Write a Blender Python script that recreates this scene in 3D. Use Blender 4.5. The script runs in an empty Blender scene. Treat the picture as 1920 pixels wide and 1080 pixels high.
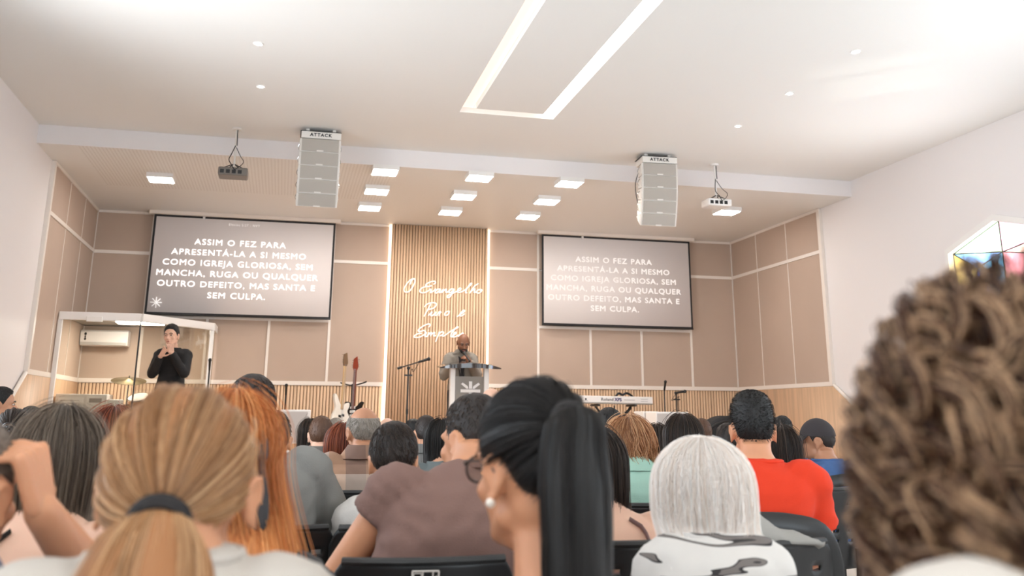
import bpy, bmesh, math, random
import numpy as np
from mathutils import Matrix, Vector, noise as mnoise
random.seed(7); RNG = np.random.default_rng(7)
C = bpy.context.scene.collection
SC = bpy.context.scene
R = math.radians

# ------------------------------------------------------------------ camera
FPX, YAW, PITCH, ROLL, CZ, PPY = 1745.46, .2344, .2604, .0062, 1.22, 315.65
cy, sy, cp, sp = math.cos(YAW), math.sin(YAW), math.cos(PITCH), math.sin(PITCH)
FW = np.array([sy*cp, cy*cp, sp]); r0 = np.array([cy, -sy, 0]); u0 = np.cross(r0, FW)
RT = math.cos(ROLL)*r0 + math.sin(ROLL)*u0; UP = -math.sin(ROLL)*r0 + math.cos(ROLL)*u0
CAMP = np.array([0, 0, CZ])
cam_d = bpy.data.cameras.new('camera'); cam = bpy.data.objects.new('camera', cam_d); C.objects.link(cam)
cam.matrix_world = Matrix(((RT[0], UP[0], -FW[0], 0), (RT[1], UP[1], -FW[1], 0), (RT[2], UP[2], -FW[2], CZ), (0, 0, 0, 1)))
cam_d.sensor_width = 36; cam_d.lens = 36*FPX/1920; cam_d.shift_y = -(540-PPY)/1920
cam_d.clip_start = .05; cam_d.clip_end = 100
cam_d.dof.use_dof = True; cam_d.dof.focus_distance = 5.2; cam_d.dof.aperture_fstop = 3.6
SC.camera = cam

# ------------------------------------------------------------------ world, lamps, exposure
w = bpy.data.worlds.new('World'); SC.world = w; w.use_nodes = True
bg = w.node_tree.nodes['Background']; bg.inputs[0].default_value = (.80, .86, 1, 1); bg.inputs[1].default_value = 3.0
def area(name, loc, rot, sx, sy_, power, col=(1, 1, 1), spread=180):
    l = bpy.data.lights.new(name, 'AREA'); l.shape = 'RECTANGLE'; l.size = sx; l.size_y = sy_; l.energy = power; l.color = col
    l.spread = R(spread)
    o = bpy.data.objects.new(name, l); C.objects.link(o); o.location = loc; o.rotation_euler = rot; return o
# fill lamps in the unseen side windows (behind and beside the seating)
# (tilted up to brighten the ceiling, like bounce from sunlit ground)
for i in range(3):
    area('window_fill', (6.90, (-1.6, 1.6, 4.8)[i], 2.35), (0, R((148, 148, 120)[i]), 0), 1.9, 1.9, (50, 9, 9)[i], (.90, .95, 1), 130)
    area('window_fill', (-2.61, (-.8, 2.6, 6.0)[i], 2.35), (0, R((-148, -140, -100)[i]), 0), 1.9, 1.9, (60, 7, 34)[i], (.90, .95, 1), 130)
area('window_fill', (6.90, 7.95, 2.3), (0, R(125), 0), 1.2, 1.2, 13, (.92, .95, 1), 150)
area('window_fill', (2.15, -5.85, 1.9), (R(90), 0, R(180)), 6.4, 2.4, 120, (1, .94, .87))   # fill for the backs of the crowd, set in an added glazed entrance
d_ = Vector((5.15, 7.05, 4.195))-Vector((9.5, 3.0, .4))       # narrow beam added for the light streaks on the ceiling, through the right window
gl_ = area('streak_beam', (9.5, 3.0, .4), d_.to_track_quat('-Z', 'Y').to_euler(), 1.3, .5, .5, (1, .98, .95), 3)
SC.view_settings.view_transform = 'Standard'; SC.view_settings.look = 'None'
SC.view_settings.gamma = 1; SC.view_settings.use_curve_mapping = False
SC.view_settings.exposure = 1.36

def at(px, py, Y):
    d = FW + RT*(px-960)/FPX - UP*(py-PPY)/FPX
    return CAMP + d*(Y/d[1])
def atd(px, py, dist):
    return CAMP + (FW + RT*(px-960)/FPX - UP*(py-PPY)/FPX)*dist

# ------------------------------------------------------------------ materials
def lin(c):
    return tuple((x/255/12.92 if x/255 <= .04045 else ((x/255+.055)/1.055)**2.4) for x in c)
MC = {}
def mat(name, col, rough=.6, metal=0, emit=0, ecol=None, bump=0, bscale=60, var=0, vscale=3, spec=.5, stretch=None, coat=0):
    if name in MC: return MC[name]
    m = bpy.data.materials.new(name); m.use_nodes = True; n = m.node_tree.nodes; L = m.node_tree.links
    b = n['Principled BSDF']; c = lin(col)
    b.inputs['Base Color'].default_value = (*c, 1); b.inputs['Roughness'].default_value = rough
    b.inputs['Metallic'].default_value = metal; b.inputs['Specular IOR Level'].default_value = spec
    if coat: b.inputs['Coat Weight'].default_value = coat; b.inputs['Coat Roughness'].default_value = .08
    if emit:
        b.inputs['Emission Color'].default_value = (*(lin(ecol) if ecol else c), 1); b.inputs['Emission Strength'].default_value = emit
    if bump or var:
        tc = n.new('ShaderNodeTexCoord'); mp = n.new('ShaderNodeMapping'); L.new(tc.outputs['Object'], mp.inputs[0])
        if stretch: mp.inputs['Scale'].default_value = stretch
    if bump:
        t = n.new('ShaderNodeTexNoise'); t.inputs['Scale'].default_value = bscale; t.inputs['Detail'].default_value = 4
        L.new(mp.outputs[0], t.inputs['Vector'])
        bp = n.new('ShaderNodeBump'); bp.inputs['Strength'].default_value = bump; bp.inputs['Distance'].default_value = .01
        L.new(t.outputs['Fac'], bp.inputs['Height']); L.new(bp.outputs[0], b.inputs['Normal'])
    if var:
        t = n.new('ShaderNodeTexNoise'); t.inputs['Scale'].default_value = vscale; t.inputs['Detail'].default_value = 5
        L.new(mp.outputs[0], t.inputs['Vector'])
        r = n.new('ShaderNodeValToRGB'); r.color_ramp.elements[0].position = .3; r.color_ramp.elements[1].position = .7
        r.color_ramp.elements[0].color = (*[x*(1-var) for x in c], 1); r.color_ramp.elements[1].color = (*[min(1, x*(1+var)) for x in c], 1)
        L.new(t.outputs['Fac'], r.inputs[0]); L.new(r.outputs[0], b.inputs['Base Color'])
    MC[name] = m; return m
def wood(name, col, vertical=True, rough=.5):
    return mat(name, col, rough, var=.14, vscale=2.2, stretch=(9, 9, .6) if vertical else (.6, 9, 9), bump=.04, bscale=8)
def hair_mat(name, dark, mid, light, rough=.42):
    if name in MC: return MC[name]
    m = bpy.data.materials.new(name); m.use_nodes = True; n = m.node_tree.nodes; L = m.node_tree.links
    b = n['Principled BSDF']; b.inputs['Roughness'].default_value = rough; b.inputs['Specular IOR Level'].default_value = .45
    g = n.new('ShaderNodeNewGeometry'); r = n.new('ShaderNodeValToRGB'); e = r.color_ramp.elements
    e[0].position = 0; e[0].color = (*lin(dark), 1); e[1].position = 1; e[1].color = (*lin(light), 1)
    k = e.new(.5); k.color = (*lin(mid), 1)
    L.new(g.outputs['Random Per Island'], r.inputs[0]); L.new(r.outputs[0], b.inputs['Base Color'])
    MC[name] = m; return m
def glass(name, tint=(232, 232, 228), refl=.5):
    if name in MC: return MC[name]
    m = bpy.data.materials.new(name); m.use_nodes = True; n = m.node_tree.nodes; L = m.node_tree.links
    n.remove(n['Principled BSDF']); out = n['Material Output']
    t = n.new('ShaderNodeBsdfTransparent'); t.inputs[0].default_value = (*lin(tint), 1)
    g = n.new('ShaderNodeBsdfGlossy'); g.inputs['Roughness'].default_value = .02
    f = n.new('ShaderNodeFresnel'); f.inputs[0].default_value = 1.45
    mx = n.new('ShaderNodeMixShader'); mu = n.new('ShaderNodeMath'); mu.operation = 'MULTIPLY'; mu.inputs[1].default_value = refl
    L.new(f.outputs[0], mu.inputs[0]); L.new(mu.outputs[0], mx.inputs[0]); L.new(t.outputs[0], mx.inputs[1]); L.new(g.outputs[0], mx.inputs[2])
    L.new(mx.outputs[0], out.inputs[0]); MC[name] = m; return m

# ------------------------------------------------------------------ mesh builder
def rot3(rx=0, ry=0, rz=0):
    return np.array(Matrix.Rotation(rz, 3, 'Z') @ Matrix.Rotation(ry, 3, 'Y') @ Matrix.Rotation(rx, 3, 'X'))
class G:
    def __init__(s): s.v = []; s.f = []; s.mi = []; s.n = 0; s.cur = 0
    def add(s, v, f):
        v = np.asarray(v, float); s.v.append(v)
        for q in f: s.f.append(tuple(int(i)+s.n for i in q)); s.mi.append(s.cur)
        s.n += len(v); return s
    def box(s, c, d, rot=None):
        x, y, z = np.array(d)/2.
        v = np.array([(a*x, b*y, e*z) for e in (-1, 1) for b in (-1, 1) for a in (-1, 1)])
        if rot is not None: v = v @ np.asarray(rot).T
        return s.add(v+np.array(c), [(0, 2, 3, 1), (4, 5, 7, 6), (0, 1, 5, 4), (2, 6, 7, 3), (0, 4, 6, 2), (1, 3, 7, 5)])
    def bx(s, x0, x1, y0, y1, z0, z1): return s.box(((x0+x1)/2, (y0+y1)/2, (z0+z1)/2), (x1-x0, y1-y0, z1-z0))
    def loft(s, rings, cap=True, closed=False):
        m = len(rings[0]); v = np.concatenate(rings); k = len(rings); f = []
        for i in range(k-1 if not closed else k):
            a, b = i*m, ((i+1) % k)*m
            for j in range(m): f.append((a+j, a+(j+1) % m, b+(j+1) % m, b+j))
        if cap and not closed: f.append(tuple(range(m-1, -1, -1))); f.append(tuple(range((k-1)*m, k*m)))
        return s.add(v, f)
    def tube(s, pts, r, n=8, closed=False, cap=True, flat=1.0, ref=None):
        P = np.array(pts, float); k = len(P); rr = np.full(k, r) if np.isscalar(r) else np.array(r, float)
        T = np.gradient(P, axis=0) if not closed else np.roll(P, -1, 0)-np.roll(P, 1, 0)
        T /= np.linalg.norm(T, axis=1)[:, None]+1e-12
        a = np.array(ref if ref is not None else ((0, 0, 1) if abs(T[0][2]) < .9 else (1, 0, 0)), float); rings = []
        for i in range(k):
            nrm = a-T[i]*(a@T[i]); nrm /= np.linalg.norm(nrm)+1e-12
            if ref is None: a = nrm
            b = np.cross(T[i], nrm); th = np.arange(n)*2*math.pi/n
            rings.append(P[i]+rr[i]*(np.cos(th)[:, None]*b+flat*np.sin(th)[:, None]*nrm))
        return s.loft(rings, cap, closed)
    def cap(s, p0, p1, r0, r1, n=12):      # tapered capsule
        p0 = np.array(p0, float); p1 = np.array(p1, float); d = p1-p0; L = np.linalg.norm(d)+1e-9; d /= L
        pts = []; rr = []
        for a in (80, 55, 28): pts.append(p0-d*r0*math.sin(R(a))); rr.append(r0*math.cos(R(a)))
        for t in (0, .5, 1): pts.append(p0+d*L*t); rr.append(r0+(r1-r0)*t)
        for a in (28, 55, 80): pts.append(p1+d*r1*math.sin(R(a))); rr.append(r1*math.cos(R(a)))
        return s.tube(pts, rr, n)
    def cyl(s, p0, p1, r0, r1=None, n=16): return s.tube([p0, p1], [r0, r0 if r1 is None else r1], n)
    def ell(s, c, rad, rot=None, nu=20, nv=12):
        rings = []; th = np.arange(nu)*2*math.pi/nu
        for j in range(nv+1):
            e = -math.pi/2+math.pi*(j+.0)/nv; e = max(-1.5, min(1.5, e))
            rings.append(np.stack([np.cos(th)*math.cos(e), np.sin(th)*math.cos(e), np.full(nu, math.sin(e))], 1))
        rings = [x*np.array(rad) for x in rings]
        if rot is not None: rings = [x@np.asarray(rot).T for x in rings]
        return s.loft([x+np.array(c) for x in rings])
    def lathe(s, prof, n=24, c=(0, 0, 0), rot=None):
        th = np.arange(n)*2*math.pi/n
        rings = [np.stack([r*np.cos(th), r*np.sin(th), np.full(n, z)], 1) for r, z in prof]
        if rot is not None: rings = [x@np.asarray(rot).T for x in rings]
        return s.loft([x+np.array(c) for x in rings])
    def prism(s, poly, d, f):               # poly 2d, f maps (u,v,w)->xyz, w in 0..d
        k = len(poly); v = [f(u, w_, 0) for u, w_ in poly]+[f(u, w_, d) for u, w_ in poly]
        fs = [tuple(range(k)), tuple(range(2*k-1, k-1, -1))]+[(i, (i+1) % k+0, (i+1) % k+k, i+k)[::-1] for i in range(k)]
        return s.add(v, fs)
    def join(s, o):
        for v in o.v: s.v.append(v)
        for q, m_ in zip(o.f, o.mi): s.f.append(tuple(i+s.n for i in q)); s.mi.append(m_)
        s.n += o.n; return s
    def xf(s, f): s.v = [f(v) for v in s.v]; return s
    def mesh(s, name='m'):
        me = bpy.data.meshes.new(name)
        V = np.concatenate(s.v) if s.v else np.zeros((0, 3))
        me.vertices.add(len(V)); me.vertices.foreach_set('co', V.ravel())
        lt = np.array([len(q) for q in s.f], np.int32); ls = np.concatenate([[0], np.cumsum(lt)[:-1]]).astype(np.int32)
        lv = np.fromiter((i for q in s.f for i in q), np.int32)
        me.loops.add(len(lv)); me.loops.foreach_set('vertex_index', lv)
        me.polygons.add(len(lt)); me.polygons.foreach_set('loop_start', ls); me.polygons.foreach_set('loop_total', lt)
        if any(s.mi): me.polygons.foreach_set('material_index', np.array(s.mi, np.int32))
        me.update(calc_edges=True); return me
def fix_normals(me):
    bm = bmesh.new(); bm.from_mesh(me); bmesh.ops.recalc_face_normals(bm, faces=bm.faces[:]); bm.to_mesh(me); bm.free()
def obj(name, g, m, parent=None, bevel=0, loc=None, smooth=35, solid=0, fix=True):
    me = g if isinstance(g, bpy.types.Mesh) else g.mesh(name)
    if fix and len(me.polygons) < 60000: fix_normals(me)
    for x in (m if isinstance(m, (list, tuple)) else [m]): me.materials.append(x)
    if smooth:
        me.polygons.foreach_set('use_smooth', np.ones(len(me.polygons), bool))
        if smooth < 180: me.set_sharp_from_angle(angle=R(smooth))
    o = bpy.data.objects.new(name, me); C.objects.link(o)
    if solid: sm = o.modifiers.new('solid', 'SOLIDIFY'); sm.thickness = solid; sm.offset = 0
    if bevel:
        bv = o.modifiers.new('bevel', 'BEVEL'); bv.width = bevel; bv.segments = 2; bv.limit_method = 'ANGLE'; bv.angle_limit = R(40)
    if parent: o.parent = parent
    if loc is not None: o.location = loc
    return o
def thing(name, label, cat, loc=(0, 0, 0), rz=0, group=None):
    o = bpy.data.objects.new(name, None); C.objects.link(o); o.empty_display_size = .1
    o.location = loc; o.rotation_euler = (0, 0, rz); tag(o, label, cat, group); return o
def tag(o, label, cat, group=None):
    o['label'] = label; o['category'] = cat
    if group: o['group'] = group
    return o
def struct(o): o['kind'] = 'structure'; return o
def empty_struct(name):
    o = bpy.data.objects.new(name, None); C.objects.link(o); return struct(o)
def dup(root, loc, rz=0, label=None):
    r = root.copy(); C.objects.link(r); r.location = loc; r.rotation_euler = (0, 0, rz)
    if label: r['label'] = label
    for ch in list(root.children):
        c = ch.copy(); C.objects.link(c); c.parent = r
        for g2 in list(ch.children):
            d = g2.copy(); C.objects.link(d); d.parent = c
    return r
def text_mesh(txt, size, extrude=.002, offset=0, align='CENTER', spacing=1, lines=1, word=1):
    cu = bpy.data.curves.new('t', 'FONT'); cu.body = txt; cu.size = size; cu.extrude = extrude; cu.offset = offset
    cu.align_x = align; cu.align_y = 'CENTER'; cu.space_character = spacing; cu.space_line = lines; cu.space_word = word; cu.resolution_u = 3
    o = bpy.data.objects.new('t', cu); C.objects.link(o); dg = bpy.context.evaluated_depsgraph_get()
    me = bpy.data.meshes.new_from_object(o.evaluated_get(dg)); bpy.data.objects.remove(o); bpy.data.curves.remove(cu)
    return me
def put_text(name, txt, size, M4, m, parent, sx=1, **k):
    me = text_mesh(txt, size, **k); me.transform(Matrix.Diagonal((sx, 1, 1, 1))); me.transform(M4)
    return obj(name, me, m, parent, smooth=0)
FACE_CAM = Matrix.Rotation(R(90), 4, 'X')     # text lying in XZ, readable from -Y
def catmull(P, k=6, closed=False):
    P = np.array(P, float); out = []; n = len(P)
    for i in range(n if closed else n-1):
        if closed: a, b, c, d = P[(i-1) % n], P[i], P[(i+1) % n], P[(i+2) % n]
        else: a, b, c, d = P[max(i-1, 0)], P[i], P[i+1], P[min(i+2, n-1)]
        for t in np.arange(k)/k: out.append(.5*(2*b+(c-a)*t+(2*a-5*b+4*c-d)*t*t+(3*b-a-3*c+d)*t**3))
    if not closed: out.append(P[-1])
    return np.array(out)
def remesh(g, voxel, it=3, fac=.5):
    me = g.mesh('tmp'); fix_normals(me); o = bpy.data.objects.new('tmp', me); C.objects.link(o)
    r = o.modifiers.new('r', 'REMESH'); r.mode = 'VOXEL'; r.voxel_size = voxel
    if it: s_ = o.modifiers.new('s', 'SMOOTH'); s_.factor = fac; s_.iterations = it
    dg = bpy.context.evaluated_depsgraph_get(); out = bpy.data.meshes.new_from_object(o.evaluated_get(dg))
    bpy.data.objects.remove(o); bpy.data.meshes.remove(me); return out
def strands(g, P, r, ref):
    """P (N,K,3) polylines, r (K,) radius, ref (N,3) rough normal -> 3-sided tapering tubes"""
    N, K, _ = P.shape; T = np.gradient(P, axis=1); T /= np.linalg.norm(T, axis=2)[..., None]+1e-9
    a = ref[:, None, :]-T*(T*ref[:, None, :]).sum(2)[..., None]; a /= np.linalg.norm(a, axis=2)[..., None]+1e-9
    b = np.cross(T, a); rr = np.asarray(r)[None, :, None] if np.ndim(r) == 1 else r[..., None]
    rings = np.stack([P+rr*(math.cos(t)*b+math.sin(t)*a) for t in (math.pi/2, math.pi*7/6, math.pi*11/6)], 2)
    V = rings.reshape(-1, 3); base = (np.arange(N)*K*3)[:, None, None]+(np.arange(K-1)*3)[None, :, None]+np.arange(3)[None, None, :]
    nx = (np.arange(N)*K*3)[:, None, None]+(np.arange(K-1)*3)[None, :, None]+((np.arange(3)+1) % 3)[None, None, :]
    F = np.stack([base, nx, nx+3, base+3], 3).reshape(-1, 4)
    return g.add(V, F.tolist())

def text_into(g, cur, txt, size, M4, sx=1, bold=0, **k):
    me = text_mesh(txt, size, **k); me.transform(Matrix.Diagonal((sx, 1, 1, 1))); g.cur = cur
    for b in ((-bold, 0), (bold, 0), (0, bold), (0, -bold)) if bold else ((0, 0),):
        m2 = me.copy(); m2.transform(M4 @ Matrix.Translation((b[0], b[1], 0))); g.add(np.array([v.co[:] for v in m2.vertices]), [tuple(q.vertices) for q in m2.polygons]); bpy.data.meshes.remove(m2)
    bpy.data.meshes.remove(me); g.cur = 0
# ------------------------------------------------------------------ the room
XL, XR, YB, YF, ZC, ZH, YR = -2.70, 6.99, 13.80, 10.386, 3.99, 4.195, -6.0
ZST, YST = .55, 9.3
m_wall = mat('white_paint', (234, 228, 226), .55, bump=.03, bscale=150)
m_ceil = mat('ceiling_paint', (233, 230, 225), .5, spec=.3, bump=.02, bscale=90)
m_panel = mat('beige_fabric_panel', (190, 168, 151), .85, bump=.12, bscale=400, var=.04, vscale=1.2)
m_trim = mat('cream_trim', (238, 228, 218), .4)
m_slat = wood('slat_wood', (228, 194, 160)); m_back = mat('slat_backing', (150, 116, 90), .8)
m_wood = wood('smooth_wood', (214, 176, 142)); m_floor = mat('floor_tile', (216, 210, 204), .3, var=.05, vscale=1.5)
m_white = mat('white_enamel', (236, 232, 228), .35); m_black = mat('black_plastic', (26, 26, 27), .38)
m_blackm = mat('black_metal', (22, 22, 23), .35, spec=.6); m_chrome = mat('chrome', (200, 200, 200), .18, metal=1)
m_led = mat('led_diffuser', (255, 250, 245), .5, emit=22)
m_cov2 = mat('cove_led_shaded', (250, 228, 214), .5, emit=.30, ecol=(255, 236, 222)); m_cove = mat('cove_led', (255, 238, 226), .5, emit=1.0, ecol=(255, 250, 246)); m_strip = mat('led_strip', (255, 232, 205), .5, emit=1.05, ecol=(255, 226, 196))  # the dimmer peach copy has the channel's shaded walls put into its colour

g = G(); g.bx(XL-.2, XR+.2, YR-.2, YB+.2, -.2, 0); struct(obj('floor', g, m_floor))
def yz_prism(g, poly, x0, d):
    g.prism(poly, d, lambda u, v, w_: (x0+w_, u, v))
# side walls with window openings
g = G(); z0, z1 = 1.4, 3.3
def side_wall(x0, wins, gable=None):
    g = G(); ys = YR-.2
    for (a, b) in wins:
        g.bx(x0, x0+.2, ys, a, 0, ZH+.2); g.bx(x0, x0+.2, a, b, 0, z0); g.bx(x0, x0+.2, a, b, z1, ZH+.2); ys = b
    if gable:
        a, b, zb, ze, ya, zt = gable
        g.bx(x0, x0+.2, ys, a, 0, ZH+.2); g.bx(x0, x0+.2, a, b, 0, zb)
        yz_prism(g, [(a, ze), (ya, zt), (b, ze), (b, ZH+.2), (a, ZH+.2)], x0, .2); ys = b
    g.bx(x0, x0+.2, ys, YB+.2, 0, ZH+.2); return g
WINS = [(-2.6, -.6), (.6, 2.6), (3.8, 5.8)]; WINL = [(-1.8, .2), (1.6, 3.6), (5.0, 7.0)]  # unseen side windows, placed for the light they throw on the ceiling
GA = (7.10, 8.69, 1.55, 3.0, 7.92, 3.25)
struct(obj('wall_right', side_wall(XR, WINS, GA), m_wall)); struct(obj('wall_left', side_wall(XL-.2, WINL), m_wall))
g = G(); g.bx(XL-.2, XR+.2, YB, YB+.2, 0, ZH+.2); wall_back = struct(obj('wall_back', g, m_wall))
g = G(); DX0, DX1, DZ = -1.1, 5.4, 3.15; g.bx(XL-.2, DX0, YR-.2, YR, 0, ZH+.2); g.bx(DX1, XR+.2, YR-.2, YR, 0, ZH+.2); g.bx(DX0, DX1, YR-.2, YR, DZ, ZH+.2); struct(obj('wall_rear', g, m_wall))
g = G(); n_ = 5
for k in range(n_+1): x = DX0+(DX1-DX0)*k/n_; g.bx(x-.04, x+.04, YR-.14, YR-.06, 0, DZ)
g.bx(DX0, DX1, YR-.139, YR-.061, DZ-.08, DZ); g.bx(DX0, DX1, YR-.139, YR-.061, 2.2, 2.26); g.bx(DX0, DX1, YR-.139, YR-.061, 0, .06); d1 = struct(obj('added_door_1', g, m_white))  # glazed entrance added out of view to carry the rear fill
g = G(); g.bx(DX0, DX1, YR-.105, YR-.095, .06, DZ-.08); obj('glazing', g, glass('clear_glass', (236, 240, 238), .5), d1)
nw = 1
m_glass = glass('clear_glass', (236, 240, 238), .5)
for x0 in (XR, XL-.2):
    for a, b in (WINS if x0 > 0 else WINL):
        nw += 1; g = G()
        for q in ((a, a+.06), (b-.06, b), ((a+b)/2-.03, (a+b)/2+.03)): g.bx(x0+.06, x0+.14, q[0], q[1], z0, z1)
        g.bx(x0+.061, x0+.139, a, b, z0, z0+.06); g.bx(x0+.061, x0+.139, a, b, z1-.06, z1)
        wo = struct(obj('window_%d' % nw, g, m_white)); g = G(); g.bx(x0+.095, x0+.105, a+.06, b-.06, z0+.06, z1-.06); obj('pane', g, m_glass, wo)
# stained glass window
a, b, zb, ze, ya, zt = GA
wo = empty_struct('window_1'); g = G()
o_ = [(a, zb), (b, zb), (b, ze), (ya, zt), (a, ze)]; ctr = np.array((ya, 2.35))
i_ = [tuple(np.array(p)+(ctr-np.array(p))/np.linalg.norm(ctr-np.array(p))*.07) for p in o_]
for k in range(5):
    p, q, r_, s_ = o_[k], o_[(k+1) % 5], i_[(k+1) % 5], i_[k]; yz_prism(g, [p, q, r_, s_], XR-.05, .16)
obj('window_frame', g, m_white, wo)
nodes_ = {'L': i_[2], 'T': i_[3], 'Rr': i_[4], 'BL': i_[1], 'BR': i_[0], 'M': (ya, 2.86), 'M2': (ya, 2.2), 'QL': (8.3, 2.75), 'QR': (7.5, 2.78)}
tris = [('T', 'L', 'M', (222, 244, 212)), ('L', 'QL', 'M', (190, 224, 250)), ('T', 'M', 'Rr', (250, 206, 212)), ('M', 'QR', 'Rr', (250, 222, 206)), ('L', 'BL', 'QL', (244, 226, 170)),
        ('QL', 'BL', 'M2', (170, 204, 245)), ('QL', 'M2', 'M', (180, 226, 240)), ('M', 'M2', 'QR', (244, 190, 190)), ('QR', 'M2', 'BR', (200, 232, 196)), ('QR', 'BR', 'Rr', (190, 212, 250)), ('M2', 'BL', 'BR', (244, 208, 170))]
gl = G()
for t in tris:
    g = G(); P = [nodes_[k] for k in t[:3]]; yz_prism(g, P, XR+.02, .008)
    mm = glass('stained_glass_%d_%d_%d' % t[3], t[3], .3); obj('coloured_pane', g, mm, wo, smooth=0)
    for k in range(3):
        p, q = P[k], P[(k+1) % 3]; gl.tube([(XR+.02, *p), (XR+.02, *q)], .006, 6)
obj('lead_line', gl, mat('lead', (120, 114, 112), .5), wo)
# ceilings; the LED frame is a channel cut into the hall ceiling
LX0, LX1, LY0, LY1, LW = 1.56, 2.545, 2.2, 8.84, .145
g = G(); T = ZH+.22
g.bx(XL, LX0, YR, YF, ZH, T); g.bx(LX1, XR, YR, YF, ZH, T); g.bx(LX0, LX1, LY1, YF, ZH, T); g.bx(LX0, LX1, YR, LY0, ZH, T)
g.bx(LX0+LW, LX1-LW, LY0+LW, LY1-LW, ZH, T)
struct(obj('ceiling', g, m_ceil))
g = G(); g.bx(LX0, LX1, LY0, LY1, T+.001, T+.03); struct(obj('trim_9', g, m_wall))
lf = thing('recessed_light', 'long rectangular white recessed LED light channel in the ceiling', 'ceiling light', ((LX0+LX1)/2, (LY0+LY1)/2, ZH))
hx, hy = (LX1-LX0)/2, (LY1-LY0)/2
for (x0, x1, y0, y1, nm) in ((-hx, -hx+LW, -hy, hy, 's'), (hx-LW, hx, -hy, hy, 's'), (-hx+LW, hx-LW, hy-LW, hy, 'e'), (-hx+LW, hx-LW, -hy, -hy+LW, 'e')):
    g = G(); e = .004; g.bx(x0+e, x1-e, y0+e, y1-e, .055, .065)
    obj('light_diffuser', g, m_cove if x0 > 0 and nm == 's' else m_cov2, lf)
g = G(); g.bx(XL, XR, YF, YB, ZC, ZC+.15); m_perf = m_ceil.copy(); m_perf.name = 'perforated_ceiling'; n = m_perf.node_tree.nodes; Lk = m_perf.node_tree.links; tc = n.new('ShaderNodeTexCoord'); s_ = n.new('ShaderNodeSeparateXYZ'); Lk.new(tc.outputs['Object'], s_.inputs[0])
def mth(op, a, b): 
    q = n.new('ShaderNodeMath'); q.operation = op
    for k, x in enumerate((a, b)):
        if isinstance(x, (int, float)): q.inputs[k].default_value = x
        else: Lk.new(x, q.inputs[k])
    return q.outputs[0]
hx_ = mth('ABSOLUTE', mth('SUBTRACT', mth('FRACT', mth('MULTIPLY', s_.outputs[0], 26), 0), .5), 0); hy_ = mth('ABSOLUTE', mth('SUBTRACT', mth('FRACT', mth('MULTIPLY', s_.outputs[1], 26), 0), .5), 0)
hole = mth('LESS_THAN', mth('ADD', mth('POWER', hx_, 2), mth('POWER', hy_, 2)), .060)
msk = mth('MULTIPLY', mth('LESS_THAN', s_.outputs[0], 1.1), mth('MULTIPLY', mth('GREATER_THAN', s_.outputs[0], -2.3), mth('LESS_THAN', s_.outputs[1], 12.2)))
mx_ = n.new('ShaderNodeMix'); mx_.data_type = 'RGBA'; Lk.new(mth('MULTIPLY', hole, msk), mx_.inputs[0]); mx_.inputs[6].default_value = (*lin((233, 230, 225)), 1); mx_.inputs[7].default_value = (*lin((212, 206, 199)), 1); Lk.new(mx_.outputs[2], n['Principled BSDF'].inputs['Base Color'])
struct(obj('ceiling_stage', g, m_perf))
g = G(); g.bx(XL, XR, YF-.012, YF, ZC-.0, ZH); struct(obj('trim_10', g, m_wall))
# stage
g = G(); g.bx(XL, XR, YST, YB, 0, ZST); struct(obj('floor_stage', g, wood('stage_wood', (214, 188, 164), False, .4)))

# upholstered back wall
def panel(x0, x1, za, zb_): g = G(); g.bx(x0+.012, x1-.012, YB-.03, YB, za+.012, zb_-.012); obj('upholstered_panel', g, m_panel, wall_back, bevel=.008)
def vtrim(x, za, zb_, w_=.035, m=None): g = G(); g.bx(x-w_/2, x+w_/2, YB-.042, YB, za, zb_); obj('trim_strip', g, m or m_trim, wall_back)
def htrim(x0, x1, z, w_=.045): g = G(); g.bx(x0, x1, YB-.046, YB, z-w_/2, z+w_/2); obj('trim_strip', g, m_trim, wall_back)
ZS, ZT, ZLO, ZTP = 1.655, 3.40, 2.53, 3.97
XC0, XC1 = 1.423, 2.918
for xs in ([XL, -1.92, .60, XC0], [XC1, 3.71, 6.20, XR]):
    for x0, x1 in zip(xs, xs[1:]):
        panel(x0, x1, ZT, ZTP)
        if x1-x0 > 2: 
            panel(x0, x1, ZLO, ZT); s3 = (x1-x0)/3
            for k in range(3): panel(x0+k*s3, x0+k*s3+s3, ZS, ZLO)
            for k in (1, 2): vtrim(x0+k*s3, ZS, ZLO)
            htrim(x0, x1, ZLO, .04)
        else: panel(x0, x1, ZS, ZT); htrim(x0, x1, ZT)
    for x in xs[1:3]: vtrim(x, ZS, ZTP)
    htrim(xs[0], xs[3], ZTP, .035); htrim(xs[0], xs[3], ZS, .055)
vtrim(XL+.02, ZS, ZTP); vtrim(XR-.02, ZS, ZTP)
def slats(x0, x1, za, zb_, y0, pitch, wd, dep, name):
    g = G(); n = int(round((x1-x0)/pitch)); p = (x1-x0)/n
    for k in range(n): c = x0+(k+.5)*p; g.bx(c-wd/2, c+wd/2, y0-dep, y0, za, zb_)
    g.cur = 1; g.bx(x0, x1, y0-.001, y0+.02, za, zb_); obj(name, g, [m_slat, m_back], wall_back, smooth=0)
slats(XL+.04, XC0-.04, ZST, ZS-.03, YB-.02, .0455, .034, .014, 'slat_wainscot'); slats(XC1+.04, XR-.04, ZST, ZS-.03, YB-.02, .0455, .034, .014, 'slat_wainscot')
slats(XC0+.02, XC1-.02, ZST, ZC-.005, YB-.10, .0425, .032, .018, 'slat_feature')
g = G(); g.bx(XC0+.02, XC1-.02, YB-.08, YB-.0, ZST, ZC-.005); obj('feature_core', g, m_back, wall_back)
for x, zz in ((XC0, .9), (XC1, .9)):
    g = G(); g.bx(x-.018, x+.018, YB-.07, YB, ZST+.02, ZC-.01); obj('light_strip', g, m_strip, wall_back)
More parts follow.
